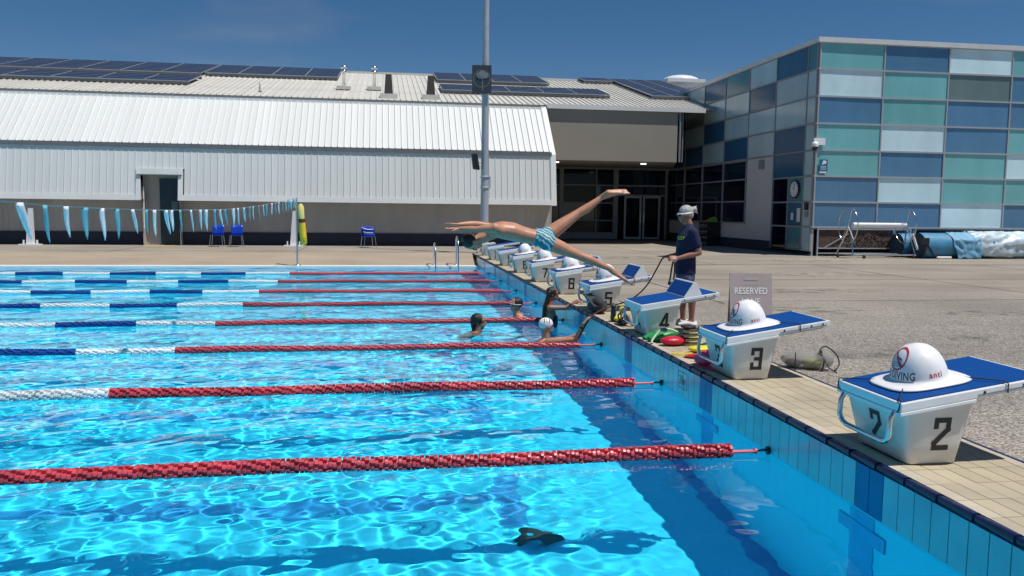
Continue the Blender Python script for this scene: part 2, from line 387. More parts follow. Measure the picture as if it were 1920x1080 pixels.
# the darker strip at the foot of the end wall follows the lane lines
pool_recv(struct('pool_wall', pw, M['pool']))
ln = MB()
for k in range(10):
    yc = -3.75+2.5*k
    ln.box(-48,-2,yc-.125,yc+.125,-2,-1.992); ln.box(-2,-1.75,yc-.5,yc+.5,-2,-1.992)
    ln.box(-.006,0,yc-.13,yc+.13,-1.3,-.005); ln.box(-.012,-.006,yc-.25,yc+.25,-.42,-.20)
ln.box(-.14,0,YN,YF,-2,-1.985)  # flat darker strip along the foot of the end wall
pool_recv(struct('lane_marking', ln, M['tee']))

# end wall above the water: backing, tiles, coping, deck tiles
bk = MB(); bk.box(.004,.93,YN,YF+.9,.02,ZD-.012); bk.box(0,.93,YF+.9,22.4,ZD-.2,ZD-.004)
pool_recv(struct('end_wall', bk, M['grout_blue']))
ew = thing('end_wall_tiling', 'row of pale aqua wall tiles with navy stripes between water and coping', 'wall tiling', (0,0,0))
ew['kind'] = 'structure'
TW = .145
tm = MB(); tm.box(-.006,.006,-TW/2+.0035,TW/2-.0035,.002,.290)
tmesh = {}
def tile_obj(key, mb_or_mesh, m, parent, loc, name='tile'):
    if key not in tmesh: tmesh[key] = mb_or_mesh.mesh(key)
    o = part(name, tmesh[key], m, parent, loc=loc); return o
n0 = int((YN+.1)/TW); n1 = int(YF/TW)
for k in range(n0, n1+1):
    y = (k+.5)*TW-.3
    if y < YN+.08 or y > YF+.8: continue
    lane = (y+1.25) % 2.5
    st = lane < .146 or lane > 2.5-.146
    dep = 1.77 < y < 2.05
    pool_recv(tile_obj('wall_tile_s' if st else 'wall_tile_a', tm, M['stripe_tile'] if st else M['wall_tile'], ew, (-.004,y,.02)))
for k in range(n1+1, n1+7):
    pool_recv(tile_obj('wall_tile_a', tm, M['wall_tile'], ew, (-.004,(k+.5)*TW-.3,.02)))
# coping
cp = MB(); cw = .28
cp.loft([(.018,-cw/2+.002,ZD-.018), (.018,cw/2-.002,ZD-.018)], (.028,.020), side=V((1,0,0)), seg=12, power=.7)
cg = thing('pool_coping', 'navy bullnose coping tiles along the raised end of the pool', 'coping'); cg['kind'] = 'structure'
y = YN+.14
while y < YF+2.2:
    tile_obj('coping_tile', cp, M['coping'], cg, (0,y,0)); y += cw
dk = thing('block_deck_tiling', 'beige rectangular tiles of the raised deck under the starting blocks', 'paving'); dk['kind'] = 'structure'
xs = [(.048,.135)] + [(.137+i*.118, .137+i*.118+.115) for i in range(6)] + [(.848,.925)]
def dtile(w, l):
    t = MB(); t.box(-w/2,w/2,-l/2,l/2,-.012,0); return t
rest = MB(); cnt = 0
y = YN
while y < 22.2:
    for j, (a, b) in enumerate(xs):
        l = .246; w = b-a-.002; cx = (a+b)/2
        dz = random.uniform(-.0006,.0006)
        if -3.1 < y < 6.1:
            key = 'deck_tile_%d' % (0 if j == 0 else 1 if j < 7 else 2)
            tile_obj(key, dtile(w, l), M['deck_tile'] if 0 < j < 7 else M['deck_tile_pale'], dk, (cx,y+.125,ZD+dz)); cnt += 1
        else: rest.box(a,b-.002,y+.002,y+.248,ZD-.012,ZD+dz)
    y += .25
part('tile_run', rest, M['deck_tile'], dk, kind='stuff')
ed = MB(); ed.box(.925,.95,YN,22.2,ZD-.03,ZD+.003)
struct('deck_edge_strip', ed, M['tile_navy'])

# water surface: real waves, calmer under the end wall
def water():
    xs = np.concatenate([np.linspace(-50,-17,60)[:-1], np.linspace(-17,-9,200)[:-1], np.linspace(-9,-.0,430)])
    ys = np.concatenate([np.linspace(YN,6,520)[:-1], np.linspace(6,13,190)[:-1], np.linspace(13,YF,150)])
    X, Y = np.meshgrid(xs, ys); Z = np.zeros_like(X); rng = np.random.default_rng(11)
    calm = (np.clip((-X-.1)/1.5,0,1)**1.2*.85+.15)*np.clip(.85+(Y+2)/30,.85,1.15)
    n = 110
    for i in range(n):
        lam = 10**rng.uniform(-.92,.15); k = 2*PI/lam; th = rng.normal(PI/2+.2, .75) if i % 2 else rng.uniform(0, 2*PI)
        a = .00064*lam**.80
        fade = 1.0 if lam > .3 else np.clip(1.25-(Y-4)/12, .0, 1)
        mod = 1+.6*np.sin(X*rng.uniform(.2,.6)+Y*rng.uniform(.2,.6)+rng.uniform(0,6))
        Z += a*mod*fade*np.sin(k*(X*math.cos(th)+Y*math.sin(th))+rng.uniform(0,6.28))
    # rings left by the swimmers
    for cx, cy in ((-.62,5.5),(-1.5,6.5),(-.7,8.3)):
        R = np.hypot(X-cx,Y-cy); Z += .006*np.exp(-R*.9)*np.sin(R*16)
    Z *= calm
    Z[:, 0] = 0
    nx, ny = len(xs), len(ys)
    vs = np.stack([X, Y, Z], -1).reshape(-1, 3).astype(np.float32)
    i = np.arange(nx*ny).reshape(ny, nx); q = np.stack([i[:-1,:-1], i[:-1,1:], i[1:,1:], i[1:,:-1]], -1).reshape(-1, 4).astype(np.int32)
    me = bpy.data.meshes.new('water'); me.vertices.add(len(vs)); me.vertices.foreach_set('co', vs.ravel())
    me.loops.add(q.size); me.loops.foreach_set('vertex_index', q.ravel()); me.polygons.add(len(q))
    me.polygons.foreach_set('loop_start', np.arange(0, q.size, 4, dtype=np.int32)); me.polygons.foreach_set('loop_total', np.full(len(q), 4, dtype=np.int32))
    me.update(calc_edges=True); me.validate(); me.polygons.foreach_set('use_smooth', np.ones(len(q), bool))
    me.materials.append(M['water']); o = bpy.data.objects.new('water', me); o['kind'] = 'structure'; link(o)
    o.cycles.is_caustics_caster = True
water()

# depth mark 2.0 m
def text_mesh(s, size, bold=0, sx=1.0, space=1.0):
    cu = bpy.data.curves.new('lettering', 'FONT'); cu.body = s; cu.size = size; cu.align_x = 'CENTER'; cu.offset = bold; cu.resolution_u = 3; cu.space_character = space
    o = bpy.data.objects.new('tmp', cu); COL.objects.link(o); dg = bpy.context.evaluated_depsgraph_get()
    me = bpy.data.meshes.new_from_object(o.evaluated_get(dg)); bpy.data.objects.remove(o); bpy.data.curves.remove(cu)
    for v in me.vertices: v.co.x *= sx
    return me
def text_obj(name, s, size, mat_, parent, fn, bold=0, sx=1.0, sub=0, space=1.0):
    """fn maps flat (x, y) of the lettering to a 3-D point"""
    me = text_mesh(s, size, bold, sx, space)
    bm = bmesh.new(); bm.from_mesh(me)
    if sub:
        bmesh.ops.triangulate(bm, faces=bm.faces[:])
        for _ in range(sub): bmesh.ops.subdivide_edges(bm, edges=[e for e in bm.edges if e.calc_length() > size*.18], cuts=1)
    for v in bm.verts: v.co = V(fn(v.co.x, v.co.y))
    bm.normal_update(); bm.to_mesh(me); bm.free(); me.materials.clear(); me.materials.append(mat_)
    o = bpy.data.objects.new(name, me); return link(o, parent)
text_obj('depth_mark', '2·0m', .13, M['txt_black'], ew, lambda x, y: (-.013, 1.90-x, .14+y), sx=.62)
fr = MB()
for a, b, c, d in ((1.775,2.025,.10,.104), (1.775,2.025,.262,.266), (1.775,1.779,.104,.262), (2.021,2.025,.104,.262)): fr.box(-.0125,-.0105,a,b,c,d)
part('depth_mark_frame', fr, M['grout_blue'], ew)

# ------------------------------------------------------------------ long white hall
XA, XB = -27.0, 3.95
hall = thing('swimming_hall', 'long low white ribbed sheet metal hall with dark plinth behind the pool', 'building', (0,27.4,ZD))
def hp(name, mb, m, **k):  # hall part given in world coordinates
    mb.v = [(x, y-27.4, z-ZD) for x, y, z in mb.v]; return part(name, mb, m, hall, **k)
DX0, DX1 = -12.2, -10.84   # door recess
b = MB()
for a, c in ((XA,DX0+.1), (DX1-.1,XB-.05)):
    b.quad((a,27.88,ZD), (c,27.88,ZD), (c,27.88,2.4), (a,27.88,2.4)); b.quad((a,27.22,2.12),(c,27.22,2.12),(c,27.88,2.12),(a,27.88,2.12))
b.quad((XB-.05,27.88,ZD), (XB-.05,30.2,ZD), (XB-.05,30.2,2.3), (XB-.05,27.88,2.3)); b.quad((XA,27.75,2.1),(DX0-.02,27.75,2.1),(DX0-.02,27.75,4.2),(XA,27.75,4.2)); b.quad((DX1+.02,27.75,2.1),(XB-.15,27.75,2.1),(XB-.15,27.75,4.2),(DX1+.02,27.75,4.2)); b.quad((DX0-.02,27.75,3.08),(DX1+.02,27.75,3.08),(DX1+.02,27.75,4.2),(DX0-.02,27.75,4.2))
hp('base_wall', b, M['base_wall'])
b = MB(); x = XA
while x < XB-.3:
    if not (DX0-.1 < x < DX1): b.box(x,x+.04,27.868,27.879,.86,2.11)
    x += .2
hp('base_wall_rib', b, M['base_wall'], kind='stuff')
b = MB(); b.box(XA,DX0-.01,27.83,27.875,ZD,.86); b.box(DX1+.01,XB-.08,27.83,27.875,ZD,.86)
hp('plinth', b, M['plinth'])
# sheets: local frame: x along the wall, y outwards, z up the sheet
RIB = .252
def sheet(length, w=RIB, rib=.032):
    p = [(-w/2,0), (-w/2+.004,0), (w/2-.036,0), (w/2-.028,rib), (w/2-.012,rib), (w/2-.004,0), (w/2,-.001)]
    s = MB(); vs = [(x, y, z) for z in (0, length) for x, y in p]; n = len(p)
    s.add(vs, [(i, i+1, n+i+1, n+i) for i in range(n-1)]); return s
def sheet_row(name, m, p0, p1, x0, x1, rib=.032, skip=None, dropribs=None):
    """p0, p1 = (y, z) of the lower and upper edge"""
    d = V((0, p1[0]-p0[0], p1[1]-p0[1])); ln = d.length
    ang = math.atan2(-d.y, d.z)  # tilt about x
    me = sheet(ln, rib=rib).mesh(name); me2 = None
    n = int((x1-x0)/RIB)
    # outward normal should face -y: flip the sheet's y
    for v in me.vertices: v.co.y = -v.co.y
    me.flip_normals()
    for i in range(n):
        x = x0+RIB*(i+.5)
        use = me; pp = p0
        if skip and skip[0] < x < skip[1]:
            if me2 is None:
                t = skip[2]; me2 = sheet(ln*(1-t), rib=rib).mesh(name)
                for v in me2.vertices: v.co.y = -v.co.y
                me2.flip_normals()
            use = me2; pp = (p0[0]+(p1[0]-p0[0])*skip[2], p0[1]+(p1[1]-p0[1])*skip[2])
        o = part(name, use, m, hall, loc=(x, pp[0]-27.4, pp[1]-ZD)); o.rotation_euler = (ang, 0, 0)
sheet_row('wall_sheet', M['white_steel'], (27.235,2.26), (27.57,4.1), XA, XB-.02, rib=.024, skip=(DX0-.15, DX1+.15, .56))
sheet_row('slope_sheet', M['white_steel'], (27.62,4.27), (29.75,6.28), XA, XB-.02, rib=.05)
# flashings
b = MB()
for a, c in ((XA,DX0-.12), (DX1+.12,XB-.06)): b.hexa([(a,27.18,2.08),(c,27.18,2.08),(c,27.26,2.08),(a,27.26,2.08),(a,27.215,2.30),(c,27.215,2.30),(c,27.27,2.30),(a,27.27,2.30)])
hp('bottom_flashing', b, M['flash'])
b = MB(); b.box(XA,XB-.15,27.50,27.66,4.10,4.245); hp('eaves_gutter', b, M['gutter'])
b = MB(); b.box(XA,XB-.1,29.72,29.95,6.25,6.34); b.box(XA,XB-.1,29.70,29.74,6.17,6.25); hp('ridge_flashing', b, M['flash'])
b = MB(); b.box(XA,XB-.1,29.96,30.05,6.34,6.45); hp('valley_gutter', b, M['gutter'])
# white verge trim at the right-hand end (folded end profile)
def verge(x0, x1):
    b = MB(); P = [(27.17,2.06),(27.53,4.16),(29.78,6.37),(29.98,6.30),(27.78,4.12),(27.45,2.06)]
    vs = [(x,y,z) for x in (x0,x1) for y,z in P]; n = 6
    b.add(vs, [tuple(range(n-1,-1,-1)), tuple(range(n,2*n))] + [(i,(i+1)%n,n+(i+1)%n,n+i) for i in range(n)]); return b
hp('end_verge', verge(XB-.2, XB+.02), M['flash'])
b = MB(); b.add([(XB-.1,27.87,ZD),(XB-.1,33,ZD),(XB-.1,33,6.4),(XB-.1,29.8,6.3),(XB-.1,27.7,4.15),(XB-.1,27.25,2.1),(XB-.1,27.87,2.1)], [(0,1,2,3,4,5,6)])
hp('end_wall_panel', b, M['base_wall'])
# recessed door
b = MB()
zt = 3.05

for a_, c_ in ((DX0-.17,DX0),(DX1,DX1+.17)): b.hexa([(a_,27.165,2.08),(c_,27.165,2.08),(c_,27.6,2.08),(a_,27.6,2.08),(a_,27.36,zt+.24),(c_,27.36,zt+.24),(c_,27.6,zt+.24),(a_,27.6,zt+.24)])
b.hexa([(DX0,27.335,zt+.02),(DX1,27.335,zt+.02),(DX1,27.6,zt+.02),(DX0,27.6,zt+.02),(DX0,27.362,zt+.24),(DX1,27.362,zt+.24),(DX1,27.6,zt+.24),(DX0,27.6,zt+.24)])
hp('door_surround', b, M['flash'])
b = MB(); b.box(DX0-.14,DX1+.14,27.26,27.5,zt-.02,zt+.018); hp('door_drip', b, M['gutter'])
b = MB()
b.quad((DX0,27.45,ZD),(DX0,27.9,ZD),(DX0,27.9,zt),(DX0,27.3,zt)); b.quad((DX1,27.45,ZD),(DX1,27.9,ZD),(DX1,27.9,zt),(DX1,27.3,zt))
b.quad((DX0,27.9,ZD),(DX1,27.9,ZD),(DX1,27.9,zt),(DX0,27.9,zt)); b.quad((DX0,27.3,zt),(DX1,27.3,zt),(DX1,27.9,zt),(DX0,27.9,zt))
hp('door_reveal', b, M['base_wall'])
b = MB(); b.box(-11.66,-10.85,27.83,27.88,ZD,2.93); door = hp('door', b, M['navy_door'], label='dark navy door set back in a recess')
b = MB(); b.box(-11.22,-11.0,27.80,27.83,1.75,2.05); hp('door_notice', b, mat('notice_grey', (.10,.14,.17), .5))
b = MB(); b.box(DX0+.04,DX0+.08,27.4,27.44,1.0,2.6); hp('door_pipe', b, M['white'])

# main roof
RS = .25
def rz(y): return 6.5+(y-30)*RS
ROOFX1 = 12.0
b = MB(); b.quad((XA,30,rz(30)-.04), (ROOFX1,30,rz(30)-.04), (ROOFX1,41.9,rz(41.9)-.04), (XA,41.9,rz(41.9)-.04))
b.quad((XA,41.9,rz(41.9)-.04), (ROOFX1,41.9,rz(41.9)-.04), (ROOFX1,60,4), (XA,60,4))
hp('roof_deck', b, M['roof_steel'])
sheet_row('roof_sheet', M['roof_steel'], (30.0,6.47), (41.9,rz(41.9)-.03), XA, ROOFX1, rib=.045)
b = MB(); b.box(XA,ROOFX1,41.8,42.1,rz(41.9)-.04,rz(41.9)+.06); hp('ridge_cap', b, M['roof_steel'])
# the roof edge over the entrance
b = MB(); b.box(XB+.05,ROOFX1-.75,29.72,29.98,6.33,6.47); b.box(XB+.05,ROOFX1-.75,29.66,29.72,6.30,6.49); hp('entrance_gutter', b, M['flash'])
b = MB(); b.box(XB+.05,10.0,29.8,29.95,4.09,6.34); hp('fascia_board', b, M['beige'])
b = MB(); b.quad((XB-.1,29.8,4.085),(10.0,29.8,4.085),(11.97,36,4.12),(XB-.1,36,4.12)); hp('entrance_soffit', b, M['soffit'])
b = MB(); b.quad((10.0,29.95,4.09),(11.9,35.9,4.09),(11.9,35.9,6.6),(10.0,29.95,6.34)); hp('fascia_return', b, M['beige'])
b = MB(); b.tube([(10.12,29.8,6.3),(10.12,29.8,4.1)], .05); b.tube([(10.3,29.95,6.3),(10.3,29.95,4.1)], .035); hp('downpipe', b, M['alu_dark'])
for i, (lx, ly) in enumerate(((4.75,31.2), (8.9,31.2))):
    b = MB(); b.lathe([(.0,-.005),(.11,-.005),(.13,-.02),(.13,.02)], (lx,ly,4.07))
    m_, N_, L_, b_ = newmat('lit_downlight'); b_.inputs['Emission Color'].default_value = (1,.93,.8,1); b_.inputs['Emission Strength'].default_value = 2.5
    hp('downlight', b, m_)
# entrance glazing
b = MB(); b.quad((XB-.1,36.12,ZD),(12,36.12,ZD),(12,36.12,4.12),(XB-.1,36.12,4.12)); hp('entrance_backing', b, M['black'])
GLS = [M['door_glass'], mat('tinted_glazing', (.006,.022,.04), .04, spec=.3), mat('blue_glazing', (.004,.006,.03), .03, spec=.5)]
def pane(par_fn, pts, k):
    b = MB(); b.quad(*pts); b.v = [(x+random.uniform(-.003,.003),y+random.uniform(-.003,.003),z) for x,y,z in b.v]; par_fn('pane', b, GLS[k])
random.seed(21)
for xa_, xb_, zs in ((4.0,6.05,(ZD,.72,1.37,2.28,3.2,4.1)),(6.05,7.9,(.72,1.37,2.28,3.2,4.1)),(7.9,8.96,(.72,1.37,2.28,3.2,4.1)),(9.0,9.42,(ZD,2.7)),(9.42,10.4,(ZD,2.7)),(10.4,11.38,(ZD,2.7)),(11.38,11.7,(ZD,2.7)),(9.0,11.7,(2.7,3.2)),(9.0,9.9,(3.2,4.1)),(9.9,10.8,(3.2,4.1)),(10.8,11.7,(3.2,4.1))):
    for za_, zb_ in zip(zs, zs[1:]): pane(hp, ((xa_,36.05,za_),(xb_,36.05,za_),(xb_,36.05,zb_),(xa_,36.05,zb_)), random.choice((0,0,1,2)))
b = MB(); b.quad((XB-.1,36.6,ZD),(12,36.6,ZD),(12,36.6,4.1),(XB-.1,36.6,4.1))
fr = MB()
def vb(x, z0, z1, w=.06, m=fr): m.box(x-w/2,x+w/2,35.94,36.04,z0,z1)
def hb(x0, x1, z, w=.06, m=fr): m.box(x0,x1,35.93,36.035,z-w/2,z+w/2)
vb(6.05,ZD,4.1,.22); vb(7.9,.7,4.1); vb(8.96,ZD,4.1,.26); vb(11.72,ZD,4.1,.1); vb(4.6,ZD,4.1,.1)
for z in (3.2,2.28,1.37,.72): hb(4.6,8.9,z)
hb(XB,12,4.08,.12); hb(9.1,11.7,3.2,.08); hb(9.1,11.7,2.7,.08)
hp('window_frame', fr, M['alu_dark'])
b = MB(); b.box(4.6,8.9,35.95,36.045,ZD,.69); hp('window_apron', b, M['alu_dark'])
for i, (a, c) in enumerate(((9.42,10.36), (10.44,11.38))):
    b = MB(); b.box(a,a+.1,35.88,35.93,ZD+.03,2.66); b.box(c-.1,c,35.88,35.93,ZD+.03,2.66); b.box(a+.1,c-.1,35.88,35.93,2.56,2.66); b.box(a+.1,c-.1,35.88,35.93,ZD+.03,ZD+.16)
    d = hp('entrance_door', b, M['alu'])
    b = MB(); b.tube([(c-.06 if i == 0 else a+.06,35.84,1.25),(c-.06 if i == 0 else a+.06,35.84,1.75)], .02)
    b.v = [(x,y-27.4,z-ZD) for x,y,z in b.v]; part('handle', b, M['steel'], d)
b = MB(); b.box(XB,12,35.8,35.93,ZD,ZD+.05); hp('threshold', b, M['plinth'])
# roof fittings as things
for x, y, l in ((-4.87,33.4,'slim galvanised roof flue left of the pair above the white slope'), (-3.48,33.6,'slim galvanised roof flue right of its twin near the brown cowls')):
    t = thing('roof_flue', l, 'vent', (x,y,rz(y)), 'slim roof flues')
    b = MB(); b.lathe([(.07,-.05),(.07,.75),(.14,.75),(.14,.82),(.07,.84),(.07,.95),(.15,.95),(.15,1.03),(0,1.05)], (0,0,0), 12); part('pipe', b, M['steel'], t)
    b = MB(); b.box(-.32,.32,-.3,.3,-.05,.10); part('flashing', b, M['roof_steel'], t)
for x, y, l in ((-2.83,30.9,'tall brown tapered roof cowl left of its twin'), (-.99,31.0,'tall brown tapered roof cowl beside the solar panels')):
    t = thing('roof_cowl', l, 'vent', (x,y,rz(y)), 'brown roof cowls')
    b = MB(); b.hexa([(-.19,-.15,.1),(.19,-.15,.1),(.19,.15,.1),(-.19,.15,.1),(-.13,-.13,.95),(.13,-.13,.95),(.13,.13,.95),(-.13,.13,.95)]); part('cowl', b, mat('brown_cowl', (.06,.05,.05), .8, var=.2), t)
    b = MB(); b.box(-.38,.38,-.32,.3,-.1,.1); part('flashing', b, M['roof_steel'], t)
t = thing('roof_spike', 'thin grey ventilation pipe on the roof left of centre', 'vent', (-8.34,31.4,rz(31.4)))
b = MB(); b.lathe([(.1,0),(.04,.08),(.03,.35),(0,.36)], seg=10); part('pipe', b, M['alu_dark'], t)
sk = MB(); sk.box(-1.2,1.2,-1,1,0,.2); sk.ell((0,0,.2), (1.15,.95,.35))
o = part('skylight', sk, M['dome_roof'], loc=(15.0,43.2,rz(42.5)+.05)); tag(o, 'white domed skylight showing above the roof beside the teal building', 'skylight')

# solar arrays
def array(x0, x1, y0, y1, nx, ny, lab):
    t = thing('solar_array', lab, 'solar panels', (x0,y0,rz(y0)+.12), 'solar arrays on the hall roof')
    t.rotation_euler = (math.atan(RS),0,0)
    w = (x1-x0)/nx; h = (y1-y0)*math.sqrt(1+RS*RS)/ny
    me = MB(); me.box(.012,w-.012,.012,h-.012,.02,.055); me = me.mesh('solar_panel'); me.materials.append(M['solar'])
    fm = MB()
    for a in ((0,w,0,.018),(0,w,h-.018,h),(0,.018,.018,h-.018),(w-.018,w,.018,h-.018)): fm.box(a[0],a[1],a[2],a[3],.015,.066)
    fm = fm.mesh('frame'); fm.materials.append(M['alu'])
    for i in range(nx):
        for j in range(ny):
            p = part('solar_panel', me, None, t, loc=(i*w,j*h,0)); part('frame', fm, None, p)
    for ya, yb in ((.02,.06),(h*ny-.1,h*ny-.05)): b = MB(); b.box(0,x1-x0,ya,yb,-.10,.0); part('rail', b, M['gutter'], t)
array(-27,-11.6,33.0,35.6,8,4,'lower row of solar panels on the far left of the hall roof')
array(-27,-11.9,36.9,41.6,8,7,'upper left block of solar panels below the roof ridge')
array(-11.8,-5.35,37.2,41.6,4,7,'block of solar panels left of the two slim roof flues')
array(-.35,7.75,33.1,35.5,5,4,'lower row of solar panels behind the tall light pole')
array(-.3,5.7,37.9,41.7,4,6,'upper block of solar panels to the right of the brown cowls')
array(10.0,13.2,33.5,41.8,3,13,'sloping block of solar panels against the teal building')
array(8.2,9.9,40.4,41.9,1,2,'single strip of panels at the ridge left of the skylight')

# ------------------------------------------------------------------ teal glass-panelled building
XC, YC = 11.97, 21.3
tb = thing('panelled_building', 'two storey building clad in teal, blue and pale aqua panels', 'building', (XC,YC,ZD))
def tp(name, mb, m, **k):
    mb.v = [(x-XC, y-YC, z-ZD) for x, y, z in mb.v]; return part(name, mb, m, tb, **k)
zr = [7.80,6.90,5.96,5.02,4.09,3.18,2.27,1.38]
b = MB()
b.quad((XC+.05,YC+.05,1.38),(40,YC+.05,1.38),(40,YC+.05,7.8),(XC+.05,YC+.05,7.8))
b.quad((XC+.05,36.3,4.1),(XC+.05,YC+.05,4.1),(XC+.05,YC+.05,7.8),(XC+.05,36.3,7.8))
b.quad((XC,YC,7.9),(40,YC,7.9),(40,45,7.9),(XC,45,7.9)); b.quad((XC+.05,YC+.05,1.38),(XC+.05,YC+.05,4.1),(XC+.05,24.35,4.1),(XC+.05,24.35,1.38))
b.quad((XC+.04,36.3,4.1),(XC+.04,45,4.1),(XC+.04,45,7.8),(XC+.04,36.3,7.8))
tp('core', b, M['gutter'])
fx = [XC+.06,14.47,16.99,19.52,22.05,24.6,27.1,29.6]
cols = ['twbttbb', 'bttwbwb', 'wgbbttw', 'tbbtwtb', 'bwttbbw', 'twbbttb', 'wtbwtbt']
for i, c in enumerate(cols):
    for j, ch in enumerate(c):
        b = MB(); b.box(fx[i]+.025,fx[i+1]-.025,YC+.0,YC+.045,zr[j+1]+.03,zr[j]-.03); b.v = [(x,y+random.uniform(-.007,.007),z) for x,y,z in b.v]; tp('panel', b, PAN[ch])
fb = MB()
for z in zr: fb.box(XC,30,YC-.035,YC+.03,z-.03,z+.03)
for x in fx[:-1]: fb.box(x-.025,x+.025,YC-.03,YC+.035,1.38,7.8)
tp('front_mullion', fb, M['alu'])
b = MB(); b.box(XC-.06,40,YC-.09,YC+.3,7.8,7.97); b.box(XC-.06,XC+.3,YC+.3,45,7.8,7.97); tp('parapet_capping', b, mat('parapet_capping', (.60,.61,.63), .45, var=.08))
# side face x = XC
sy = [21.34,21.97,24.35,26.72,29.15,31.6,33.95,36.3]
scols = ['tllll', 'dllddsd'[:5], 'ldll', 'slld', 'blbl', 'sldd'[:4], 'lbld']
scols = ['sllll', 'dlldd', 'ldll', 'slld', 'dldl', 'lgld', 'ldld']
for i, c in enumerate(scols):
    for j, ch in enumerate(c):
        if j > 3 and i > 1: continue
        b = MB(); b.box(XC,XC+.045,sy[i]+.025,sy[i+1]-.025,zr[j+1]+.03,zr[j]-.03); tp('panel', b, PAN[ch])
# lower part of the side: narrow pilaster, window strip and lower panels, white wall, long glazing
for j, (ch, z1, z0) in enumerate((('s',3.18,2.27), ('d',2.27,1.38), ('s',1.38,.47))):
    b = MB(); b.box(XC,XC+.045,21.99,23.05,z0+.03,z1-.03); tp('panel', b, PAN[ch])
    b = MB(); b.box(XC+.02,XC+.04,23.12,24.3,z0+.03,z1-.03); tp('window_pane', b, M['door_glass'])
b = MB(); b.box(XC,XC+.045,21.36,21.94,.5,3.15); tp('corner_panel', b, PAN['l'])
b = MB()
for z in (7.8,6.9,5.96,5.02,4.09): b.box(XC-.03,XC+.035,YC,36.3,z-.028,z+.028)
for z in (3.18,2.27,1.38,.47): b.box(XC-.03,XC+.035,YC,24.4,z-.028,z+.028)
for y in sy: b.box(XC-.025,XC+.03,y-.025,y+.025,4.12 if y > 24.5 else .47,7.8)
b.box(XC-.025,XC+.03,23.05,23.11,.47,3.18); tp('side_mullion', b, M['alu_dark'])
b = MB(); b.box(XC+.01,XC+.2,24.4,26.72,ZD,4.06); b.box(XC+.01,XC+.2,26.72,36.2,ZD,1.40); tp('lower_wall', b, M['render_wall'])
b = MB(); b.box(XC-.03,XC+.04,21.3,36.2,ZD,ZD+.16); b.box(XC-.035,XC+.05,24.4,36.2,ZD+.16,ZD+.42); tp('plinth', b, M['plinth'])
b = MB(); b.box(XC+.05,XC+.08,26.74,36.2,1.40,4.06); tp('window_backing', b, M['black'])
for ya_, yb_ in zip((26.75,29.15,31.6,33.95),(29.15,31.6,33.95,36.15)):
    for za_, zb_ in zip((1.43,2.33,3.25),(2.33,3.25,4.03)): pane(tp, ((XC+.02,yb_,za_),(XC+.02,ya_,za_),(XC+.02,ya_,zb_),(XC+.02,yb_,zb_)), random.choice((0,1,2)))
b = MB()
for y in (26.75,29.15,31.6,33.95,36.15): b.box(XC-.04,XC+.05,y-.03,y+.03,1.42,4.06)
for z in (1.43,2.33,3.25,4.03): b.box(XC-.045,XC+.04,26.72,36.2,z-.03,z+.03)
tp('window_frame', b, M['alu_dark'])
b = MB(); b.box(XC-.03,XC+.02,25.15,25.6,3.6,3.98)
for k in range(6): b.box(XC-.045,XC-.03,25.18,25.57,3.64+k*.055,3.66+k*.055)
tp('wall_vent', b, M['alu_dark'])
# under the front panels: dark undercroft behind a steel framed mesh gate
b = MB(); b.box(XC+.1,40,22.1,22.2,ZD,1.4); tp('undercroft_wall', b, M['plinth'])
b = MB(); b.box(XC+.05,40,YC-.02,22.1,1.30,1.36); tp('undercroft_soffit', b, M['gutter'])
b = MB(); b.box(XC+.02,XC+.12,YC+.02,YC+.12,ZD,1.35); b.box(15.95,16.03,YC+.02,YC+.1,ZD,1.35); tp('post', b, M['alu'])
gt = thing('storage_gate', 'steel framed brown mesh gate under the panelled building', 'gate', (12.2,YC-.05,ZD))
b = MB()
for a in ((0,.05,0,1.0),(3.6,3.65,0,1.0)): b.box(a[0],a[1],0,.05,a[2],a[3])
for z in (.10,.28,.96): b.box(.05,3.6,0,.05,z-.02,z+.02)
b.box(2.95,2.99,.0,.05,.12,.94); b.bar((.3,.02,.3),(1.2,.02,.8),.025); part('frame', b, M['alu'], gt)
b = MB(); b.box(.05,3.6,.06,.08,.28,.95); part('infill', b, M['rust'], gt)
b = MB(); random.seed(5)
for k in range(420):
    x = random.uniform(1.2,2.9); z = .3+random.random()**1.6*.55*(1-abs(x-2.0)/1.6); s = random.uniform(.012,.03)
    b.box(x-s,x+s,.035,.06,z-s,z+s*.8)
part('stored_gravel', b, mat('gravel_brown', (.16,.12,.10), .9, var=.4, vs=20), gt, kind='stuff')
# things fixed on it
t = thing('security_camera', 'white dome security camera on the corner of the panelled building', 'camera', (XC-.08,YC-.05,4.28))
b = MB(); b.box(.0,.42,-.05,.02,-.02,.22); part('mount', b, M['white'], t)
b = MB(); b.lathe([(0,.18),(.09,.17),(.12,.08),(.11,0)], (-.02,-.15,-.1), 14); part('housing', b, M['white'], t)
b = MB(); b.lathe([(.105,0),(.10,-.06),(.05,-.13),(0,-.14)], (-.02,-.15,-.1), 14); part('lens_dome', b, M['black'], t)
t = thing('notice_sign', 'small blue and white notice on a teal panel near the building corner', 'sign', (12.16,YC-.045,3.28))
b = MB(); b.box(0,.3,-.01,0,0,.48); part('board', b, mat('sign_blue', (.02,.14,.27), .4), t)
b = MB(); b.add([(.08,-.012,.30),(.24,-.012,.34),(.26,-.012,.42),(.14,-.012,.46)], [(0,1,2,3)])
for k in range(3): b.box(.04,.25,-.0125,-.011,.23-k*.05,.245-k*.05)
b.box(.0,.27,-.0125,-.011,.01,.06); part('print', b, M['txt_white'], t)
t = thing('wall_clock', 'round white faced wall clock beside the entrance corner', 'clock', (XC-.03,22.5,2.74))
b = MB(); b.tube([(0,0,0),(-.05,0,0)], .33, 28); part('case', b, M['plinth'], t)
b = MB(); b.tube([(-.05,0,0),(-.054,0,0)], .285, 28); part('dial', b, M['paper'], t)
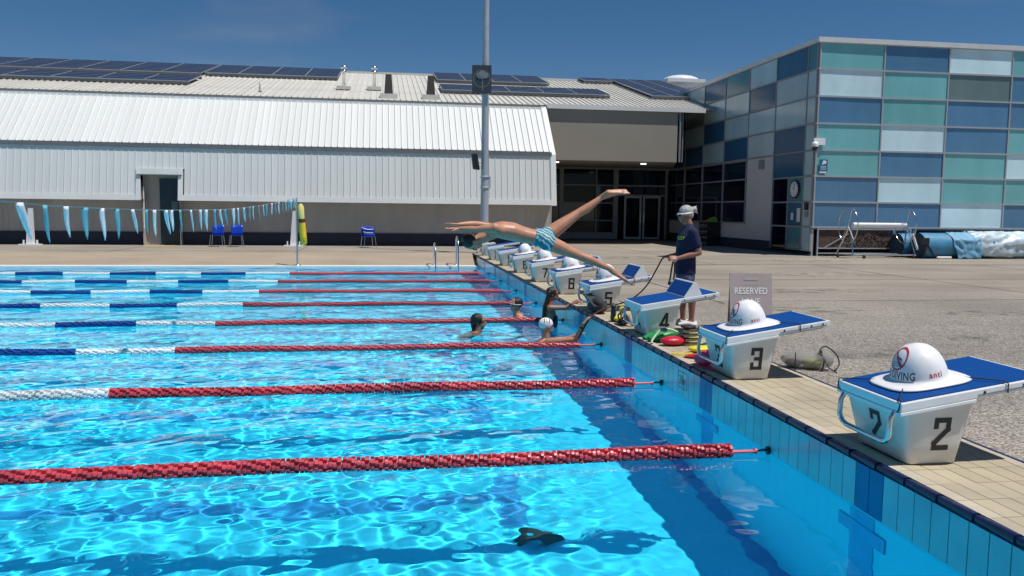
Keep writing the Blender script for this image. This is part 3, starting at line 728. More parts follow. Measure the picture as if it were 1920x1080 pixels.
b = MB()
for k in range(12):
    a = k*PI/6; b.bar((-.057,.21*math.sin(a),.21*math.cos(a)),(-.057,.26*math.sin(a),.26*math.cos(a)),.018,.003)
b.bar((-.06,0,0),(-.06,.11,.04),.022,.003); b.bar((-.063,0,0),(-.063,-.05,.19),.016,.003); part('hands', b, M['black'], t)
t = thing('control_box', 'small black and white switch box on the grey corner pilaster', 'box', (XC-.05,21.62,1.72))
b = MB(); b.box(0,.05,-.1,.1,0,.22); part('lower_box', b, M['alu_dark'], t)
b = MB(); b.box(-.02,.05,-.09,.1,.26,.52); part('upper_box', b, M['black'], t)
o = part('paper_notice', MB().box(XC-.035,XC-.03,22.05,22.3,1.55,2.05), M['paper']); tag(o, 'tall white paper notice nearest the building corner', 'notice')
o = part('paper_notice', MB().box(XC-.035,XC-.03,22.55,22.75,1.62,1.88), M['paper']); tag(o, 'small square paper notice left of the tall one', 'notice')

# ------------------------------------------------------------------ light pole with speaker and board
t = thing('light_pole', 'tall grey light pole standing behind the far corner of the pool', 'pole', (.43,22.5,ZD))
b = MB(); b.loft([(0,0,0),(0,0,4.3),(0,0,12)], [.15,.125,.095], seg=20); part('shaft', b, M['pole'], t)
b = MB()
for z in (2.25,2.62): b.lathe([(.135,0),(.165,0),(.165,.05),(.135,.05)], (0,0,z), 16)
b.box(.12,.2,-.03,.03,2.25,2.67); part('band', b, M['pole'], t)
b = MB(); b.box(-.25,.25,-.25,.25,0,.04); part('base_plate', b, M['pole'], t)
t = thing('speaker', 'black horn loudspeaker hung on the left of the light pole', 'speaker', (.14,22.4,ZD+3.15))
b = MB(); b.hexa([(-.13,-.14,-.25),(.10,-.14,-.28),(.10,.14,-.28),(-.13,.14,-.25),(-.2,-.16,.26),(.0,-.16,.29),(.0,.16,.29),(-.2,.16,.26)]); part('cabinet', b, M['black'], t, bevel=.03)
b = MB(); b.tube([(.05,0,-.15),(.17,.05,-.15)], .02); b.tube([(.05,0,-.02),(.17,.05,-.02)], .02); part('bracket', b, M['pole'], t)
t = thing('pole_board', 'square dark board with pale tree emblem high on the light pole', 'sign', (.28,22.33,5.8), rz=-.1)
b = MB(); b.box(-.33,.33,-.02,.02,0,.95); part('board', b, mat('board_dark', (.035,.045,.055), .5), t)
b = MB()
b.bar((.03,-.024,.1),(.02,-.024,.5),.03,.003)
for a, l in ((.5,.22),(-.6,.24),(1.2,.2),(-1.25,.2),(.1,.27)): b.bar((.02,-.024,.47),(.02+l*math.sin(a),-.024,.47+l*math.cos(a)),.022,.003)
b.add([(.02+.2*math.cos(k*PI/9)*(1+.12*math.sin(k*2.3)),-.0225,.62+.13*math.sin(k*PI/9)*(1+.2*math.sin(k*1.7))) for k in range(18)], [tuple(range(18))])
for k in range(24):
    a = k*PI/12; a2 = a+PI/14; b.add([(.0+r*math.cos(q),-.0235,.5+r*math.sin(q)) for r, q in ((.27,a),(.29,a),(.29,a2),(.27,a2))], [(0,1,2,3)])
part('emblem', b, mat('emblem_grey', (.20,.22,.22), .6), t)

# ------------------------------------------------------------------ poolside fittings
# flag line
XFL = -5.70
pt = thing('flag_pole', 'steel pole at the far pool edge holding the backstroke flag line', 'pole', (XFL,YF+.2,.055))
zt = at(555,372,0,XFL).z
b = MB(); b.tube([(0,0,0),(0,-.02,1.2),(-.0,0,2.12)], .028); part('pole', b, M['steel'], pt)
b = MB(); b.lathe([(.0,.0),(.12,0),(.12,.03),(.05,.04)], seg=14); part('foot', b, M['steel'], pt)
fl = thing('flag_line', 'line of white and teal backstroke pennants sagging across the pool', 'bunting', (XFL,YF+.2,2.15))
key = [(YF+.2,2.15),(18.0,2.07),(15.4,1.98),(12.5,1.89),(10.4,1.846),(8.6,1.817),(5.1,1.815),(3.9,1.824),(2.6,1.84),(1.6,1.858),(.6,1.89),(-2,2.0),(-5.2,2.2)]
def lz(y):
    for (a, za), (c, zc) in zip(key, key[1:]):
        if c <= y <= a:
            t = (a-y)/(a-c); t = t*t*(3-2*t)*.5+t*.5; return za+(zc-za)*t
    return key[-1][1]
ox, oy, oz = XFL, YF+.2, 2.15
b = MB(); b.tube([(0,y-oy,lz(y)-oz) for y in np.linspace(YF+.2,-5.2,70)], .006, 6); part('cord', b, M['cable'], fl)
pens = [ (y, random.random()) for y in [-5.81+(yy_+5.81)*1.1 for yy_ in (.30,.72,1.13,1.55,1.97,2.38,2.85,3.3,3.62,4.1,4.35,4.75,5.3,5.85,6.2,6.8,7.2,7.6,8.3,8.7,9.3,9.9,10.3,11,11.6,12.1,12.9,13.5,14.1,14.8,15.4,16,16.6,17.2,17.5,17.9)] ]
random.seed(12)
mw = mat('white_pennant', (.80,.84,.86), .7, var=.15, vs=8, stretch=(1,4,1)); mt = mat('teal_pennant', (.16,.46,.52), .7, var=.15, vs=8)
for i, (y, _) in enumerate(pens):
    w = .125; Ln = .33*random.uniform(.85,1.05); sway = random.choice((.05,.09,.15,.19)) if i > 5 else (.20,.09,.07,.02,.05,.03)[i]; tw = random.uniform(-.22,.22)
    b = MB(); vs = []; n = 9
    for k in range(n+1):
        t = k/n; ww = w*(1-t)**.9*.5+.003; bend = sway*t**1.25
        c = math.cos(.5*t+tw); s_ = math.sin(.5*t+tw)
        for q in (-1,0,1): vs.append((q*ww*s_+(.020 if q == 0 else 0)*(1-t)+.004*math.sin(t*5+i), bend+q*ww*c, -Ln*t*(1-.35*sway)))
    b.add(vs, [(3*k+q, 3*k+q+1, 3*k+q+4, 3*k+q+3) for k in range(n) for q in (0,1)], True)
    o = part('pennant', b, mw if i % 2 == 0 or i in (9,13,19) else mt, fl, loc=(0,y-oy,lz(y)-oz)); o.modifiers.new('thickness','SOLIDIFY').thickness = .0015
# rescue tube on the pole
t = thing('rescue_tube', 'yellow foam rescue tube with brown strap hanging on the flag pole', 'rescue tube', (XFL+.14,YF+.05,.70))
b = MB(); b.loft([(-.01,0,1.28),(0,0,1.2),(.02,0,.82)], [(.04,.04),(.095,.095),(.095,.095)], seg=12); part('upper_foam', b, mat('pale_yellow_foam', (.72,.58,.18), .6, var=.1), t)
b = MB(); b.loft([(.03,0,.82),(.035,0,.70)], (.10,.10), seg=12); part('strap', b, M['brown'], t)
b = MB(); b.loft([(.04,0,.70),(.06,0,.3),(.09,0,.06),(.095,0,0)], [(.096,.096),(.108,.105),(.095,.095),(.03,.03)], seg=12); part('lower_foam', b, M['yellow_soft'], t)
for (u, v0, v1, l) in ((815,455,500,'left polished rail of the pool ladder at the far edge'), (857,443,500,'right polished rail of the pool ladder at the far edge')):
    p = at(u,v0+1,1,YF+.25)
    t = thing('ladder_rail', l, 'handrail', (p.x,YF+.25,.055), 'pool ladder rails'); h = p.z-.055
    b = MB(); b.tube([(0,.35,0),(0,.35,h-.15),(0,.28,h-.04),(0,.15,h),(0,-.2,h-.02),(0,-.42,h-.2),(0,-.5,h-.5),(0,-.5,-.7)], .024); part('rail', b, M['steel'], t)
    b = MB(); b.lathe([(0,0.0),(.07,0),(.07,.02),(.025,.03)], (0,.35,0), 12); part('collar', b, M['steel'], t)
for (u, l) in ((58,'white tapered post by the hall wall at the far left'), (551,'white tapered post by the hall wall behind the flag pole')):
    p = at(u,460,1,27.0); t = thing('stanchion', l, 'post', (p.x,27.0,ZD), 'white tapered posts')
    b = MB(); b.hexa([(-.13,-.1,.05),(.11,-.1,.05),(.11,.1,.05),(-.13,.1,.05),(-.02,-.08,1.38),(.10,-.08,1.38),(.10,.08,1.38),(-.02,.08,1.38)]); part('post', b, M['white'], t)
    b = MB(); b.box(-.36,.34,-.2,.2,0,.05); b.box(-.26,-.22,-.05,.05,.05,.2); b.box(.2,.24,-.05,.05,.05,.2); part('base_plate', b, M['white'], t)
o = part('tactile_mat', MB().box(-12.0,-10.9,26.45,26.95,ZD,ZD+.012), M['yellow_mat']); tag(o, 'yellow mat on the ground before the recessed door', 'mat')
def chair():
    t = thing('chair', '', 'chair', (0,0,0), 'blue plastic chairs by the hall wall')
    b = MB(); b.loft([(-.21,-.22,.45),(-.0,-.22,.44),(.21,-.22,.45)], .015)
    b = MB(); b.hexa([(-.22,-.22,.43),(.22,-.22,.43),(.22,.2,.41),(-.22,.2,.41),(-.22,-.22,.455),(.22,-.22,.455),(.22,.2,.435),(-.22,.2,.435)]); part('seat', b, M['blue_seat'], t, bevel=.01)
    b = MB(); vs = []
    for z, y in ((.43,.2),(.55,.225),(.70,.26),(.82,.28)):
        for k in range(7):
            x = -.215+.43*k/6; vs.append((x*(1 if z < .8 else .93), y+.03*(1-(x/.215)**2), z))
    b.add(vs, [(j*7+i, j*7+i+1, (j+1)*7+i+1, (j+1)*7+i) for j in range(3) for i in range(6)], True); o = part('backrest', b, M['blue_seat'], t); o.modifiers.new('thickness','SOLIDIFY').thickness = .012
    for sx in (-1,1):
        for sy_ in (-.2,.2):
            b = MB(); b.tube([(sx*.2,sy_*.9,.43),(sx*.245,sy_*1.1,0)], .011); part('leg', b, M['steel'], t)
    return t
c0 = chair()
for k, (u, v, rz_, l) in enumerate(((407,461,0,'left blue plastic chair of the pair right of the door'), (443,461,.05,'right blue plastic chair of the pair right of the door'), (691,465,.35,'single blue plastic chair standing alone before the grey wall'))):
    p = at(u,v,2,ZD); o = c0 if k == 0 else copy_tree(c0); o.location = (p.x+0,26.55,ZD) if k < 2 else (-3.3,26.2,ZD); o.location.x = at(u,v-20,1,26.55 if k < 2 else 26.2).x
    o.rotation_euler = (0,0,rz_); o['label'] = l
t = thing('towel', 'blue and white striped towel draped over the lone chair', 'towel', (at(691,445,1,26.2).x,26.2,ZD))
b = MB(); b.ell((0,.16,.68), (.25,.09,.15)); b.ell((.02,.05,.5), (.23,.18,.08)); part('fabric', b, mat('blue_towel', (.01,.05,.36), .9, var=.2, vs=6, bump=.8, bs=12), t)
b = MB(); b.tube([(-.2,.06,.74),(-.05,.055,.70),(.18,.055,.70)], .016); b.tube([(-.2,.06,.60),(-.05,-.03,.58),(.16,-.03,.585)], .014); part('white_band', b, M['white'], t)
t = thing('crate_stack', 'stack of black crates with bright green item on top behind the coach', 'crates', (11.6,29.6,ZD), rz=.1)
for k in range(4):
    b = MB(); b.box(-.32,.32,-.4,.4,k*.27+.01,k*.27+.2); b.box(-.34,.34,-.42,.42,k*.27+.2,k*.27+.26); part('crate', b, M['black'], t)
b = MB()
for k in range(4):
    for q in (-.25,0,.25): b.box(-.328,-.322,q-.08,q+.08,k*.27+.07,k*.27+.14)
part('crate_slot', b, M['alu_dark'], t)
b = MB(); b.loft([(0,-.35,1.12),(0,.35,1.12)], (.2,.05), side=V((1,0,0))); part('green_cover', b, mat('lime', (.16,.36,.02), .6), t)

pm, N_, L_, b_ = newmat('damp_concrete'); b_.inputs['Base Color'].default_value = (.10,.088,.075,1); b_.inputs['Roughness'].default_value = .35
tc_ = N_.new('ShaderNodeTexCoord'); no_ = N_.new('ShaderNodeTexNoise'); no_.inputs['Scale'].default_value = 3; no_.inputs['Detail'].default_value = 8; L_.new(tc_.outputs['Object'], no_.inputs['Vector'])
rr_ = N_.new('ShaderNodeMapRange'); rr_.inputs[1].default_value = .46; rr_.inputs[2].default_value = .66; rr_.inputs[4].default_value = .33; L_.new(no_.outputs[0], rr_.inputs[0]); L_.new(rr_.outputs[0], b_.inputs['Alpha'])
rnd = random.Random(4); b = MB()
for cx, cy, rx, ry in ((1.5,4.2,.5,.35),(1.6,7.4,.5,.5),(2.4,2.2,.8,.3),(3.6,6.0,.9,.5),(5.5,9.0,1.4,.5),(2.2,12.5,.8,.9),(8,13,1.8,.7),(4.5,3.2,.9,.3),(6.8,5.5,1.3,.4),(10,18.5,2.2,.6),(5,20,1.6,.8)):
    n = 26; b.add([(cx+rx*math.cos(2*PI*k/n)*rnd.uniform(.8,1.1), cy+ry*math.sin(2*PI*k/n)*rnd.uniform(.8,1.1), ZD+.004) for k in range(n)], [tuple(range(n))])
part('damp_stain', b, pm, kind='stuff')
# ------------------------------------------------------------------ starting blocks (x towards the deck, pool edge at x=0)
def stroke(mb, pts, w, fn, closed=False):
    for i in range(len(pts)-1):
        a = V((*pts[i],0)); c = V((*pts[i+1],0)); d = (c-a).normalized(); n = V((-d.y,d.x,0))*w/2; a = a-d*w/2; c = c+d*w/2
        e = .0016+.0003*i
        top = [fn(*(q.x,q.y), e) for q in (a-n, c-n, c+n, a+n)]; mb.add(top, [(0,1,2,3)])
GL = {'1': [[(.3,0),(.3,1),(.1,.82)]], '2': [[(0,.78),(0,1),(.5,1),(.5,.66),(0,.18),(0,0),(.5,0)]],
 '3': [[(0,.78),(0,1),(.5,1),(.5,0),(0,0),(0,.22)], [(.2,.5),(.45,.5)]], '4': [[(.46,0),(.46,1)],[(.40,1),(0,.24)],[(0,.24),(.6,.24)]],
 '5': [[(.5,1),(0,1),(0,.56),(.5,.56),(.5,0),(0,0),(0,.2)]], '6': [[(.5,.8),(.5,1),(0,1),(0,0),(.5,0),(.5,.54),(.08,.54)]],
 '7': [[(0,1),(.5,1),(.18,0)]], '8': [[(0,0),(0,1),(.5,1),(.5,0),(0,0)],[(.1,.52),(.4,.52)]], '9': [[(0,.2),(0,0),(.5,0),(.5,1),(0,1),(0,.48),(.4,.48)]], '0': [[(0,0),(0,1),(.5,1),(.5,0),(0,0)]]}
HZ = .40; SLP = .152; X0, X1, HW = .06, 1.04, .345
def ptop(x): return HZ+(x-X0)*SLP
BB, BT = (.175,.505,.275), (.095,.575,.325)   # base bottom / top: x0, x1, half width
def block_proto():
    t = thing('starting_block', '', 'starting block', (0,0,ZD), 'numbered starting blocks along the pool end')
    b = MB(); rings = []
    zt0 = ptop(.1)-.05; zt1 = ptop(.57)-.05
    for tt in (0,.03,.33,.66,1):
        x0, x1, hw = [BB[i]+(BT[i]-BB[i])*tt for i in range(3)]; r = .045; ins = .015 if tt == 0 else 0
        ring = []
        for cx, cy, a0 in ((x1-r,hw-r,0),(x0+r,hw-r,90),(x0+r,-hw+r,180),(x1-r,-hw+r,270)):
            for a in (0,30,60,90):
                q = math.radians(a0+a); x = cx+(r-ins)*math.cos(q); ring.append((x, cy+(r-ins)*math.sin(q), tt*(zt0+(zt1-zt0)*(x-.1)/.47)))
        rings.append(ring)
    n = 16; b.add([p for r in rings for p in r], [(i*n+k, i*n+(k+1)%n, (i+1)*n+(k+1)%n, (i+1)*n+k) for i in range(4) for k in range(n)], True)
    b.add(rings[-1], [tuple(range(n))]); part('base', b, M['grp'], t)
    b = MB(); b.loft([(.34,0,-.001),(.34,0,.008)], [(.29,.178),(.29,.178)], seg=24, power=.5); part('base_seal', b, M['black'], t)
    # platform slab with deeper front skirt
    def slab(b, x0, x1, hw, t0, t1):
        b.hexa([(x0,-hw,ptop(x0)-t0),(x1,-hw,ptop(x1)-t0),(x1,hw,ptop(x1)-t0),(x0,hw,ptop(x0)-t0),(x0,-hw,ptop(x0)-t1),(x1,-hw,ptop(x1)-t1),(x1,hw,ptop(x1)-t1),(x0,hw,ptop(x0)-t1)])
    b = MB(); slab(b,X0,X1,HW,.055,0); part('platform', b, M['grp_white'], t, bevel=.006)
    b = MB(); slab(b,X0-.003,.55,HW+.003,.078,.056); part('skirt', b, M['grp_white'], t, bevel=.004)
    b = MB(); slab(b,.56,X1-.03,HW+.004,.038,.030); slab(b,.56,X1-.03,HW-.06,.075,.056); part('rail_slot', b, M['alu_dark'], t)
    b = MB(); slab(b,X0+.018,X1-.03,HW-.02,-.001,-.006); part('non_slip_mat', b, M['grip'], t)
    b = MB()
    for x in (.60,.86,.97):
        for s in (-1,1): b.tube([(x,s*(HW+.003),ptop(x)-.022),(x,s*(HW+.007),ptop(x)-.022)], .008, 8)
    part('bolt', b, M['black'], t)
    b = MB(); hy = .27; zt_ = ptop(X0)-.06
    pts = [(.075,-hy,zt_),(.045,-hy,zt_-.05),(.04,-hy,zt_-.15),(.045,-hy+.03,zt_-.19),(.05,-hy+.07,zt_-.205),(.05,hy-.07,zt_-.205),(.045,hy-.03,zt_-.19),(.04,hy,zt_-.15),(.045,hy,zt_-.05),(.075,hy,zt_)]
    b.tube(pts, .017, 10); part('handle', b, M['steel'], t)
    return t
proto = block_proto()
def near_face(x, z, e):
    tt = max(0, min(1, z/(.356+.153*(x-.1)))); return (x, -(BB[2]+(BT[2]-BB[2])*tt)-e, z)
def front_face(y, z, e):
    tt = max(0, min(1, z/.357)); return (BB[0]+(BT[0]-BB[0])*tt-e, -y, z)
def number(t, s):
    b = MB(); h = .175; w0 = .10 if len(s) == 1 else .085
    for i, ch in enumerate(s):
        xo = .325-(len(s)-1)*.055+i*.11
        for pl in GL[ch]: stroke(b, [(xo+px*w0*1.6, .11+py*h) for px, py in pl], .032, near_face)
    part('number', b, M['txt_black'], t, label='black lane number %s on the near side' % s)
    b = MB()
    for i, ch in enumerate(s):
        xo = -.04-(len(s)-1)*.06+i*.13
        for pl in GL[ch]: stroke(b, [(xo+px*w0*1.6, .09+py*h) for px, py in pl], .032, front_face)
    part('number', b, M['txt_black'], t, label='black lane number %s on the pool side' % s)
def wedge(t, xo, top=.17):
    b = MB(); hw = HW-.012
    def P_(x, y, dz): return (x, y, ptop(x)+dz)
    x0, x1, x2 = xo, xo+.12, xo+.22
    b.hexa([P_(x0,-hw,.004),P_(x2,-hw,.004),P_(x2,hw,.004),P_(x0,hw,.004),P_(x0+.004,-hw,.010),P_(x2,-hw,.010),P_(x2,hw,.010),P_(x0+.004,hw,.010)])
    b.add([P_(x0,-hw,.01),P_(x1,-hw,top),P_(x1+.03,-hw,top-.005),P_(x2,-hw,.01),P_(x0,hw,.01),P_(x1,hw,top),P_(x1+.03,hw,top-.005),P_(x2,hw,.01)],
          [(0,1,2,3),(7,6,5,4),(0,4,5,1),(1,5,6,2),(2,6,7,3)])
    w = part('wedge', b, M['grp_white'], t)
    b = MB(); k0, k1 = .08, .93
    a = V(P_(x0,0,.012)); c = V(P_(x1,0,top)); n = V((-(c.z-a.z),0,c.x-a.x)).normalized()*.004
    q0 = a+(c-a)*k0+n; q1 = a+(c-a)*k1+n; h2 = hw-.02
    b.hexa([(q0.x,-h2,q0.z-.006),(q1.x,-h2,q1.z-.006),(q1.x,h2,q1.z-.006),(q0.x,h2,q0.z-.006),(q0.x,-h2,q0.z),(q1.x,-h2,q1.z),(q1.x,h2,q1.z),(q0.x,h2,q0.z)])
    part('wedge_mat', b, M['grip'], w)
names = {2:'starting block number 2 nearest the camera under a white dome', 3:'starting block number 3 with white dome before the reserved lane sign', 4:'starting block number 4 with raised wedge and no dome, before the coach',
 5:'starting block number 5 behind the divers trailing foot', 6:'starting block number 6 behind the long haired woman', 7:'starting block number 7 with dome under the divers thigh', 8:'starting block number 8 with dome below the divers trunks',
 9:'starting block number 9 partly hidden below the divers waist', 10:'starting block number 10 at the far end of the row', 1:''}
for k in range(2, 11):
    o = proto if k == 2 else copy_tree(proto); o.location = (0,1.36+2.5*(k-3),ZD); o['label'] = names[k]
blocks = [o for o in COL.objects if o.type == 'EMPTY' and o.name.startswith('starting_block')]
blocks.sort(key=lambda o: o.location.y)
for k, o in zip(range(2, 11), blocks):
    number(o, str(k))
    if k == 4: wedge(o, .60)
    if k == 5: wedge(o, .74)
    if k == 6: wedge(o, .74)
sp = thing('spare_block', 'grey starting block base without platform beyond the far pool corner', 'starting block', (.05,21.2,ZD))
part('base', [c for c in blocks[0].children if c.name.startswith('base') and 'seal' not in c.name][0].data, None, sp)
b = MB(); stroke(b, [(-.1,.12),(-.1,.3)], .03, front_face); stroke(b, [(.06,.12),(.06,.3),(-.0,.3)], .03, front_face); part('mark', b, M['txt_black'], sp)

# domes
DH, DR = .235, .165
def dprof(h):
    t = h/DH; return DR*max(0, 1-t**2.3)**.5
def dome_pt(s, h, c0, e=.0015, flat=False):
    """s metres round from direction c0 (angle), h metres up"""
    r = max(dprof(h), .03); a = c0+s/max(r, .09); return V(((r+e)*math.cos(a), (r+e)*math.sin(a)*1.05, h+.012))
def dome_proto():
    t = thing('diving_dome', '', 'cover', (0,0,0), 'white no diving domes on the blocks')
    b = MB(); prof = [(.205,0),(.215,.006),(.205,.014),(.18,.018),(DR+.004,.028)] + [(dprof(DH*k/14), .012+DH*k/14) for k in range(2,15)] + [(.0,.012+DH)]
    b = MB(); seg = 40; vs = []
    for i, (r, z) in enumerate(prof):
        for k in range(seg):
            a = 2*PI*k/seg; c, s = math.cos(a), math.sin(a)
            if i < 4:
                p = .58; cx = math.copysign(abs(c)**p, c)*1.27*r; cy = math.copysign(abs(s)**p, s)*1.08*r
            else: cx = r*c; cy = r*s*1.05
            vs.append((cx, cy, z))
    b.add(vs, [(i*seg+k, i*seg+(k+1)%seg, (i+1)*seg+(k+1)%seg, (i+1)*seg+k) for i in range(len(prof)-1) for k in range(seg)], True)
    d = part('dome', b, M['dome'], t)
    W_ = PI
    text_obj('lettering', 'NO DIVING', .062, M['txt_black'], d, lambda x, y: dome_pt(x, .031+y*1.1, W_, .0012), bold=.0008, sx=.78, sub=2, space=1.08)
    text_obj('lettering', 'anti', .050, M['txt_red'], d, lambda x, y: dome_pt(x, .045+y, W_+PI/2, .001), bold=.0006, sx=.95, sub=2, space=1.22)
    b = MB(); R0 = .060
    def sp_(px, py, e=.0017): return dome_pt(px, .150+py, W_, e)
    for k in range(32):
        a, a2 = 2*PI*k/32, 2*PI*(k+1)/32
        b.add([sp_(r*math.cos(q), r*math.sin(q)*1.05) for r, q in ((R0-.005,a),(R0+.005,a),(R0+.005,a2),(R0-.005,a2))], [(0,1,2,3)])
    for k in range(8):
        t0, t1 = -1+k/4, -1+(k+1)/4; q = R0*.72; w = .0045
        b.add([sp_(-t0*q-w, t0*q-w, .0024), sp_(-t0*q+w, t0*q+w, .0024), sp_(-t1*q+w, t1*q+w, .0024), sp_(-t1*q-w, t1*q-w, .0024)], [(0,1,2,3)])
    part('prohibition_ring', b, M['txt_red'], d)
    b = MB()
    for (ax, ay, bx, by, w) in ((-.03,.02,.03,.0,.004),(-.012,.012,-.02,-.012,.003),(.026,.004,.034,-.012,.003)) + tuple((-.035,-.02-.01*j,.03,-.02-.01*j,.0016) for j in range(3)):
        for k in range(4):
            t0, t1 = k/4, (k+1)/4
            p0 = (ax+(bx-ax)*t0, ay+(by-ay)*t0); p1 = (ax+(bx-ax)*t1, ay+(by-ay)*t1)
            b.add([sp_(p0[0],p0[1]-w,.0014), sp_(p1[0],p1[1]-w,.0014), sp_(p1[0],p1[1]+w,.0014), sp_(p0[0],p0[1]+w,.0014)], [(0,1,2,3)])
    part('diver_symbol', b, M['txt_black'], d)
    # elastic cords in block coordinates relative to the dome centre
    def P_(x, y, dz=0): return (x, y, (x)*SLP+dz)
    for s in (-1,1):
        b = MB(); b.tube([P_(-.20,s*.13,.014), P_(-.34,s*.30,.012), P_(-.352,s*.335,.008), P_(-.362,s*.33,-.05), P_(-.352,s*.29,-.075)], .004, 6); part('elastic_cord', b, M['rubber'], t)
        b = MB(); b.tube([P_(.20,s*.12,.014), P_(.33,s*.34,.012), P_(.335,s*.353,-.005), P_(.335,s*.354,-.06)], .004, 6); part('elastic_cord', b, M['rubber'], t)
    return t
dm = dome_proto()
dn = {2:'white no diving dome on the nearest block, number 2', 3:'white no diving dome before the reserved lane sign', 5:'white no diving dome under the divers shin', 6:'white no diving dome on block 6 behind the diving leg', 7:'white no diving dome on block 7', 8:'white no diving dome farthest off, on block 8'}
for i, k in enumerate((2,3,5,6,7,8)):
    o = dm if i == 0 else copy_tree(dm); x = .415
    o.location = (x, 1.36+2.5*(k-3)+(.0), ZD+ptop(x)+.008); o['label'] = dn[k]; o.rotation_euler = (0,-math.atan(SLP)*0,0)
    for ch in o.children:
        if ch.name.startswith('dome'): ch.rotation_euler = (0,-math.atan(SLP),0)

# ------------------------------------------------------------------ lane ropes
def float_mesh(mb, c=(0,0,0), ph=0, blocks=6, r=.061, w=.092):
    x, y, z = c
    mb.tube([(x-w/2-.003,y,z),(x+w/2+.003,y,z)], .034, 10)
    for h in (0,1,2):
        xa = x-w/2+h*w/3+.001; xb = xa+w/3-.003
        for k in range(blocks):
            if h == 1: a0 = ph+2*PI*(k+.25)/blocks; a1 = a0+2*PI/blocks*.4
            else: a0 = ph+2*PI*(k+(.5 if h == 2 else 0))/blocks; a1 = a0+2*PI/blocks*.52
            ro = r if h != 1 else r*.93
            ns = 2; P = []; xc = .004
            for jx, (xx, rr_) in enumerate(((xa,ro*.93),(xa+xc,ro),(xb-xc,ro),(xb,ro*.93))):
                for q_ in range(ns+1):
                    a = a0+(a1-a0)*q_/ns; P.append((xx, y+rr_*math.cos(a), z+rr_*math.sin(a)))
            for xx in (xa, xb):
                for a in (a0, a1): P.append((xx, y+.03*math.cos(a), z+.03*math.sin(a)))
            F = [(j*(ns+1)+q_, j*(ns+1)+q_+1, (j+1)*(ns+1)+q_+1, (j+1)*(ns+1)+q_) for j in range(3) for q_ in range(ns)]
            b0 = 4*(ns+1); F += [(b0,0,1,2,b0+1), (b0+2,9,10,11,b0+3), (b0,b0+2,9,6,3,0), (b0+1,2,5,8,11,b0+3)]
            mb.add(P, F)
    return mb
fm = {}
for c in ('red','white','blue'):
    me = float_mesh(MB()).mesh('float'); me.materials.append(M['float_'+c]); fm[c] = me
def colour_at(d, n):
    if d < 5.66: return 'red'
    q = int((d-5.66)/1.165)
    if n >= 6 and 8.9 < d-5.66 < 9.4+.3: return 'red'
    return 'white' if q % 2 == 0 else 'blue'
rl = ['lane rope nearest the camera, all red floats in view', 'second nearest lane rope, red with a short white stretch at left', 'third lane rope from the camera, passing before the white capped swimmer',
      'fourth lane rope, passing the dark haired swimmers neck', 'fifth lane rope, ending beside the boy in goggles', 'sixth lane rope from the camera', 'seventh lane rope from the camera', 'lane rope nearest the far pool edge']
random.seed(3)
for n in range(8):
    y = 2.5*n
    t = thing('lane_rope', rl[n], 'lane rope', (0,y,.03), 'lane ropes across the pool')
    far = {'red': MB(), 'white': MB(), 'blue': MB()}
    d = .37; L_ = 8.5 if n == 0 else (9.5 if n == 1 else 12+n*1.2)
    start = .37 if n != 5 else .45
    d = start; i = 0; pitch = .098
    while d < L_+3:
        c = colour_at(d, n); yo = .012*math.sin(d*1.3+n)*min(1, d/2)*(.5 if n else .2); zo = .008*math.sin(d*2.1+n*2)
        if n < 2 and i < 130:
            o = part('float', fm[c], None, t, loc=(-d,yo,zo)); o.rotation_euler = (random.uniform(0,6.28),0,random.uniform(-.04,.04)); pool_recv(o)
        else: float_mesh(far[c], (-d,yo,zo), random.uniform(0,1), blocks=5, r=.050)
        d += pitch; i += 1
    for c, mb in far.items():
        if mb.v: pool_recv(part('float_run', mb, M['float_'+c], t, kind='stuff'))
    b = MB(); b.tube([(-d,0,-.002),(-.03,0,-.002)], .006, 6); part('cable', b, M['cable'], t)
    b = MB(); b.tube([(-.36,.012,0),(-.12,.012,0)], .010, 6); b.tube([(-.36,-.012,0),(-.12,-.012,0)], .010, 6); b.tube([(-.37,0,0),(-.33,0,0)], .03, 10); b.tube([(-.135,0,0),(-.115,0,0)], .022, 8); part('tensioner', b, M['float_red'], t)
    b = MB(); b.tube([(-.115,0,0),(-.06,0,.012),(-.02,0,.0)], .006, 6); b.tube([(-.012,0,0),(-.03,0,0)], .032, 12); part('wall_anchor', b, M['rubber'], t)

# ------------------------------------------------------------------ pool reel and rolled covers
t = thing('cover_reel', 'stainless pool cover reel with two tall hand wheels before the building', 'reel', (12.75,20.2,ZD))
b = MB(); b.tube([(.15,0,1.14),(2.15,0,1.14)], .075, 16); part('drum', b, M['white'], t)
for x in (0,2.15):
    b = MB(); pts = [(x-.02,.60*math.sin(a)+.0,1.14-.02+.62*math.cos(a)) for a in np.linspace(0,2*PI,33)]
    b.tube(pts, .016, 8); b.bar((x-.02,0,1.1),(x-.02,-.18,1.68),.022); b.bar((x-.02,0,1.1),(x-.02,.36,.65),.014); b.bar((x-.02,0,1.1),(x-.02,-.36,.65),.014)
    for v_ in range(len(b.v)): 
        pass
    part('hand_wheel', b, M['steel'], t)
for x in (.06,2.18):
    b = MB(); sx = -1 if x < 1 else 1
    for yy in (-.42,.42): b.tube([(x,0,1.12),(x+sx*.22 if yy > 0 else x+sx*.1,yy,.12)], .022)
    b.tube([(x,0,1.12),(x-sx*.12,-.1,.5)], .015)
    b.tube([(x+sx*.1,-.42,.12),(x+sx*.22,.42,.12)], .022); part('end_frame', b, M['steel'], t)
b = MB(); b.tube([(-.05,-.42,.12),(2.3,-.42,.12)], .024); b.tube([(-.2,.42,.12),(2.4,.42,.12)], .024); part('base_rail', b, M['steel'], t)
